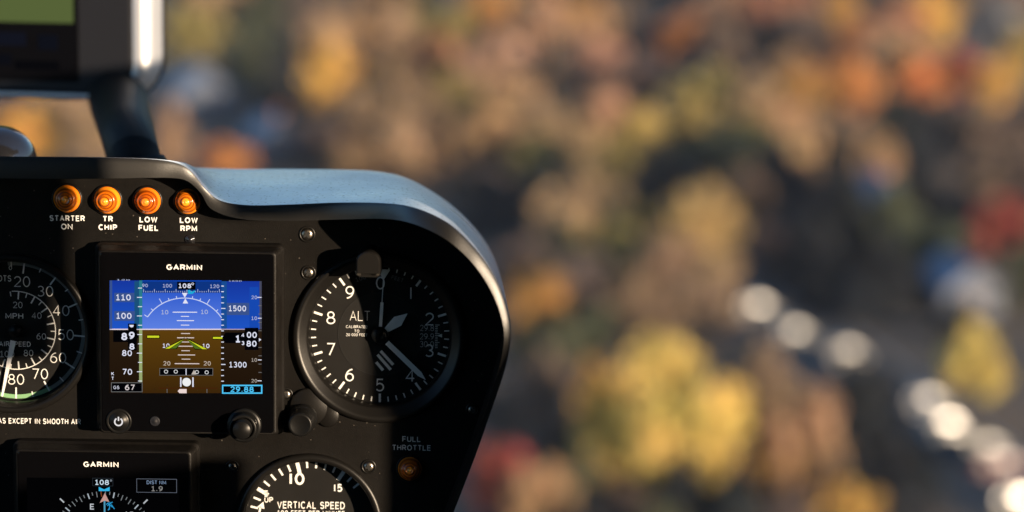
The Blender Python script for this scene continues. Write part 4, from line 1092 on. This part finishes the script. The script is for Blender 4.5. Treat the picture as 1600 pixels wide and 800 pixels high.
# ------------------------------------------------------------------ houses
M_ROOF = mat('blue_grey_slate', (0.15, 0.185, 0.25), 0.55, var=0.2, varscale=1.5)
M_WALLP = mat('blue_grey_boards', (0.11, 0.125, 0.16), 0.85, var=0.1, varscale=1)
M_WOOD = mat('door_wood', (0.12, 0.07, 0.04), 0.7)
M_WIN = mat('window_glass_dark', (0.02, 0.025, 0.03), 0.12)
M_FRAME = mat('window_frame_grey', (0.25, 0.25, 0.25), 0.6)
M_BRICK = mat('chimney_brick', (0.28, 0.13, 0.09), 0.9, var=0.2, varscale=3)
def house(px, py, w, l, h, yaw, label):
    g = ground_at(px, py, 3)
    o = bpy.data.objects.new('house', None); COL.objects.link(o); o.location = (g.x, g.y, GZ); o.rotation_euler = (0, 0, yaw)
    tag(o, label, 'house', 'houses among the trees')
    rp = w * 0.36
    b = MB(1.0); pts = [(-w / 2, 0), (w / 2, 0), (w / 2, h), (0, h + rp), (-w / 2, h)]
    b.loft([[(x, y, z_) for x, z_ in pts] for y in (-l / 2, l / 2)], M_WALLP); b.build('wall', o, True)
    b = MB(1.0); e = 0.4; k = rp / (w / 2)
    for sgn in (-1, 1):
        sec = [(0, h + rp + 0.02), (sgn * (w / 2 + e), h - e * k + 0.02), (sgn * (w / 2 + e), h - e * k + 0.22), (0, h + rp + 0.24)]
        b.loft([[(x, y, z_) for x, z_ in sec] for y in (-l / 2 - e, l / 2 + e)], M_ROOF)
    rf = b.build('roof', o, True)
    b = MB(1.0); b.box(w * 0.18, l * 0.2, h + rp * 0.3, w * 0.18 + 0.7, l * 0.2 + 0.7, h + rp + 0.9, M_BRICK); b.build('chimney', rf, True)
    b = MB(1.0); b.box(-0.5, -l / 2 - 0.06, 0.05, 0.5, -l / 2 + 0.02, 2.1, M_WOOD); dr = b.build('door', o, True)
    b = MB(1.0); b.box(0.32, -l / 2 - 0.12, 1.0, 0.4, -l / 2 - 0.062, 1.1, M_STEEL); b.build('handle', dr)
    def win(x0, y0, x1, y1, z0):
        f = MB(1.0); f.box(x0, y0, z0, x1, y1, z0 + 1.2, M_FRAME); fo = f.build('window', o, True)
        p_ = MB(1.0)
        dx, dy = (0.1, -0.02) if x1 - x0 > y1 - y0 else (-0.02, 0.1)
        p_.box(x0 + dx, y0 + dy, z0 + 0.1, x1 - dx, y1 - dy, z0 + 1.1, M_WIN); p_.build('pane', fo)
    win(-w / 2 + 0.6, -l / 2 - 0.05, -w / 2 + 1.6, -l / 2 + 0.03, 1.0); win(w / 2 - 1.6, -l / 2 - 0.05, w / 2 - 0.6, -l / 2 + 0.03, 1.0)
    for yy in (-l * 0.28, l * 0.15):
        win(w / 2 - 0.03, yy, w / 2 + 0.05, yy + 1.1, 1.0); win(-w / 2 - 0.05, yy, -w / 2 + 0.03, yy + 1.1, 1.0)
house(315, 140, 8, 10, 3.0, R_(14), 'blurred grey roofed house beside the tablet screen, upper left')
house(425, 205, 5.5, 7, 2.6, R_(18), 'small blurred pale grey house nearest the hood, upper left')
house(1375, 290, 4.5, 6, 2.5, R_(16), 'narrow blurred blue grey roofed house, right of centre between dark trees')
house(1500, 432, 5.5, 7, 2.6, R_(12), 'blurred blue roofed house just below the red tree at right')

# ------------------------------------------------------------------ parked cars, their windows flashing in the low sun
M_CARGLASS = mat('car_window_glass', (0.02, 0.02, 0.025), 0.2)
M_TINTED = mat('car_window_tinted_film', (0.012, 0.012, 0.014), 0.5, spec=0.25)
M_TYRE = mat('tyre_rubber', (0.02, 0.02, 0.02), 0.9)
M_HUB = mat('wheel_rim_alloy', (0.5, 0.5, 0.5), 0.4, metal=0.8)
M_LAMPG = mat('car_lamp_lens', (0.6, 0.6, 0.6), 0.2)
PAINT = dict(charcoal=mat('car_paint_dark_grey', (0.03, 0.03, 0.032), 0.3, coat=0.6), grey=mat('car_paint_grey', (0.06, 0.065, 0.07), 0.35, coat=0.6), blue=mat('car_paint_blue', (0.03, 0.045, 0.08), 0.35, coat=0.6),
             red=mat('car_paint_red', (0.12, 0.02, 0.02), 0.35, coat=0.6), black=mat('car_paint_black', (0.02, 0.02, 0.02), 0.3, coat=0.6))
def car(px, py, yaw, paint, label):
    g = ground_at(px, py, 1.2)
    o = bpy.data.objects.new('parked_car', None); COL.objects.link(o); o.location = (g.x, g.y, GZ + 0.02); o.rotation_euler = (0, 0, yaw)
    tag(o, label, 'car', 'parked cars glinting by the road')
    P_ = PAINT[paint]; b = MB(1.0)
    # body: side profile lofted across the width, sills to waist then cabin
    low = [(-2.2, 0.3), (2.15, 0.3), (2.2, 0.55), (2.1, 0.78), (1.2, 0.92), (-1.9, 0.97), (-2.2, 0.85)]
    rings = []
    for y, s_ in ((-0.9, 0.96), (-0.86, 1.0), (0.86, 1.0), (0.9, 0.96)): rings.append([(x * s_, y, 0.62 + (z_ - 0.62) * s_) for x, z_ in low])
    b.loft(rings, P_)
    hb, ht = 0.93, 1.52
    lo = [(-1.95, -0.82), (1.05, -0.82), (1.05, 0.82), (-1.95, 0.82)]; hi = [(-1.6, -0.655), (0.25, -0.655), (0.25, 0.655), (-1.6, 0.655)]
    b.loft([[(x, y, hb) for x, y in lo], [(x, y, ht) for x, y in hi], [(x * 0.95, y * 0.9, ht + 0.06) for x, y in hi]], P_)
    b.build('body', o, True)
    def pane(i, j, a0, a1, gm_=None):
        A, B, Cc, D = Vector((*lo[i], hb)), Vector((*lo[j], hb)), Vector((*hi[j], ht)), Vector((*hi[i], ht))
        nrm = (B - A).cross(D - A).normalized(); cc = (A + B + Cc + D) / 4
        if nrm.dot(cc - Vector((-0.5, 0, 1.2))) < 0: nrm = -nrm
        def at(s_, t_): return A.lerp(B, s_).lerp(D.lerp(Cc, s_), t_)
        q = [at(a0, 0.12), at(a1, 0.12), at(a1, 0.9), at(a0, 0.9)]
        m_ = MB(1.0); m_.add([tuple(p_ + nrm * 0.006) for p_ in q] + [tuple(p_ + nrm * 0.02) for p_ in q], [[4, 5, 6, 7], [0, 1, 5, 4], [1, 2, 6, 5], [2, 3, 7, 6], [3, 0, 4, 7]], gm_ or M_CARGLASS)
        m_.build('window', o, True)
    for i, j in ((0, 1), (2, 3)): 
        pane(i, j, 0.08, 0.48, M_CARGLASS if i else M_TINTED); pane(i, j, 0.52, 0.92, M_TINTED if i else M_CARGLASS)
    pane(1, 2, 0.06, 0.94); pane(3, 0, 0.06, 0.94)
    for x in (-1.35, 1.35):
        for y in (-0.8, 0.8):
            w_ = MB(1.0); ring = lambda r, yy: [(x + r * math.cos(R_(18 * k)), yy, 0.34 + r * math.sin(R_(18 * k))) for k in range(20)]
            sg = 1 if y > 0 else -1
            w_.loft([ring(0.34, y - 0.1 * sg), ring(0.34, y + 0.1 * sg), ring(0.27, y + 0.12 * sg)], M_TYRE); wo = w_.build('wheel', o, True)
            h_ = MB(1.0); h_.loft([ring(0.2, y + 0.122 * sg), ring(0.18, y + 0.135 * sg)], M_HUB); h_.build('rim', wo, True)
    for y in (-0.62, 0.62):
        l_ = MB(1.0); l_.box(2.12, y - 0.16, 0.6, 2.215, y + 0.16, 0.72, M_LAMPG); l_.build('headlight', o, True)
HALF = lambda px, py: ((-ray(px, py)).normalized() + SUN_W).normalized()
def glint_yaw(px, py, off):
    """a kerb-side parking angle; the near side windows face between sun and viewer"""
    h_ = HALF(px, py); return math.atan2(h_.y, h_.x) + math.pi / 2 + R_(off)
CARS = [(1183, 472, 0.4, 'charcoal', 'dark parked car flashing brightest beside the big yellow tree'), (1240, 512, 2.0, 'grey', 'grey parked car glinting second along the road'),
        (1322, 542, 2.6, 'charcoal', 'dark saloon car glinting third along the road, alone'), (1447, 618, 2.5, 'blue', 'blue car glinting at the head of the clustered cars'),
        (1478, 655, 1.2, 'charcoal', 'dark car flashing brightest of the clustered cars at right'), (1490, 672, -2.6, 'grey', 'grey car close behind the brightest clustered car'),
        (1540, 690, 3.2, 'black', 'black car glinting faintly right of the car cluster'), (1565, 715, -3.4, 'red', 'red car glinting below the faint black car'),
        (1592, 772, 1.0, 'charcoal', 'dark car flashing in the lower right corner'), (1580, 22, 2.0, 'grey', 'grey car glinting in the upper right corner')]
for px, py, off, paint, lab in CARS: car(px, py, glint_yaw(px, py, off), paint, lab)

# ------------------------------------------------------------------ thin autumn air
hz = MB(1.0)
hz.box(-2600, -1000, GZ - 1.2, 2600, 3600, 6.0, None)
hm = bpy.data.materials.new('haze_air'); hm.use_nodes = True
nt = hm.node_tree; nt.nodes.clear()
o_ = nt.nodes.new('ShaderNodeOutputMaterial'); pv_ = nt.nodes.new('ShaderNodeVolumePrincipled')
pv_.inputs['Color'].default_value = (0.86, 0.88, 0.95, 1); pv_.inputs['Density'].default_value = HAZE; pv_.inputs['Anisotropy'].default_value = 0.2
nt.links.new(pv_.outputs[0], o_.inputs['Volume'])
hz.mats = [hm]
tag(hz.build('haze'), kind='stuff')
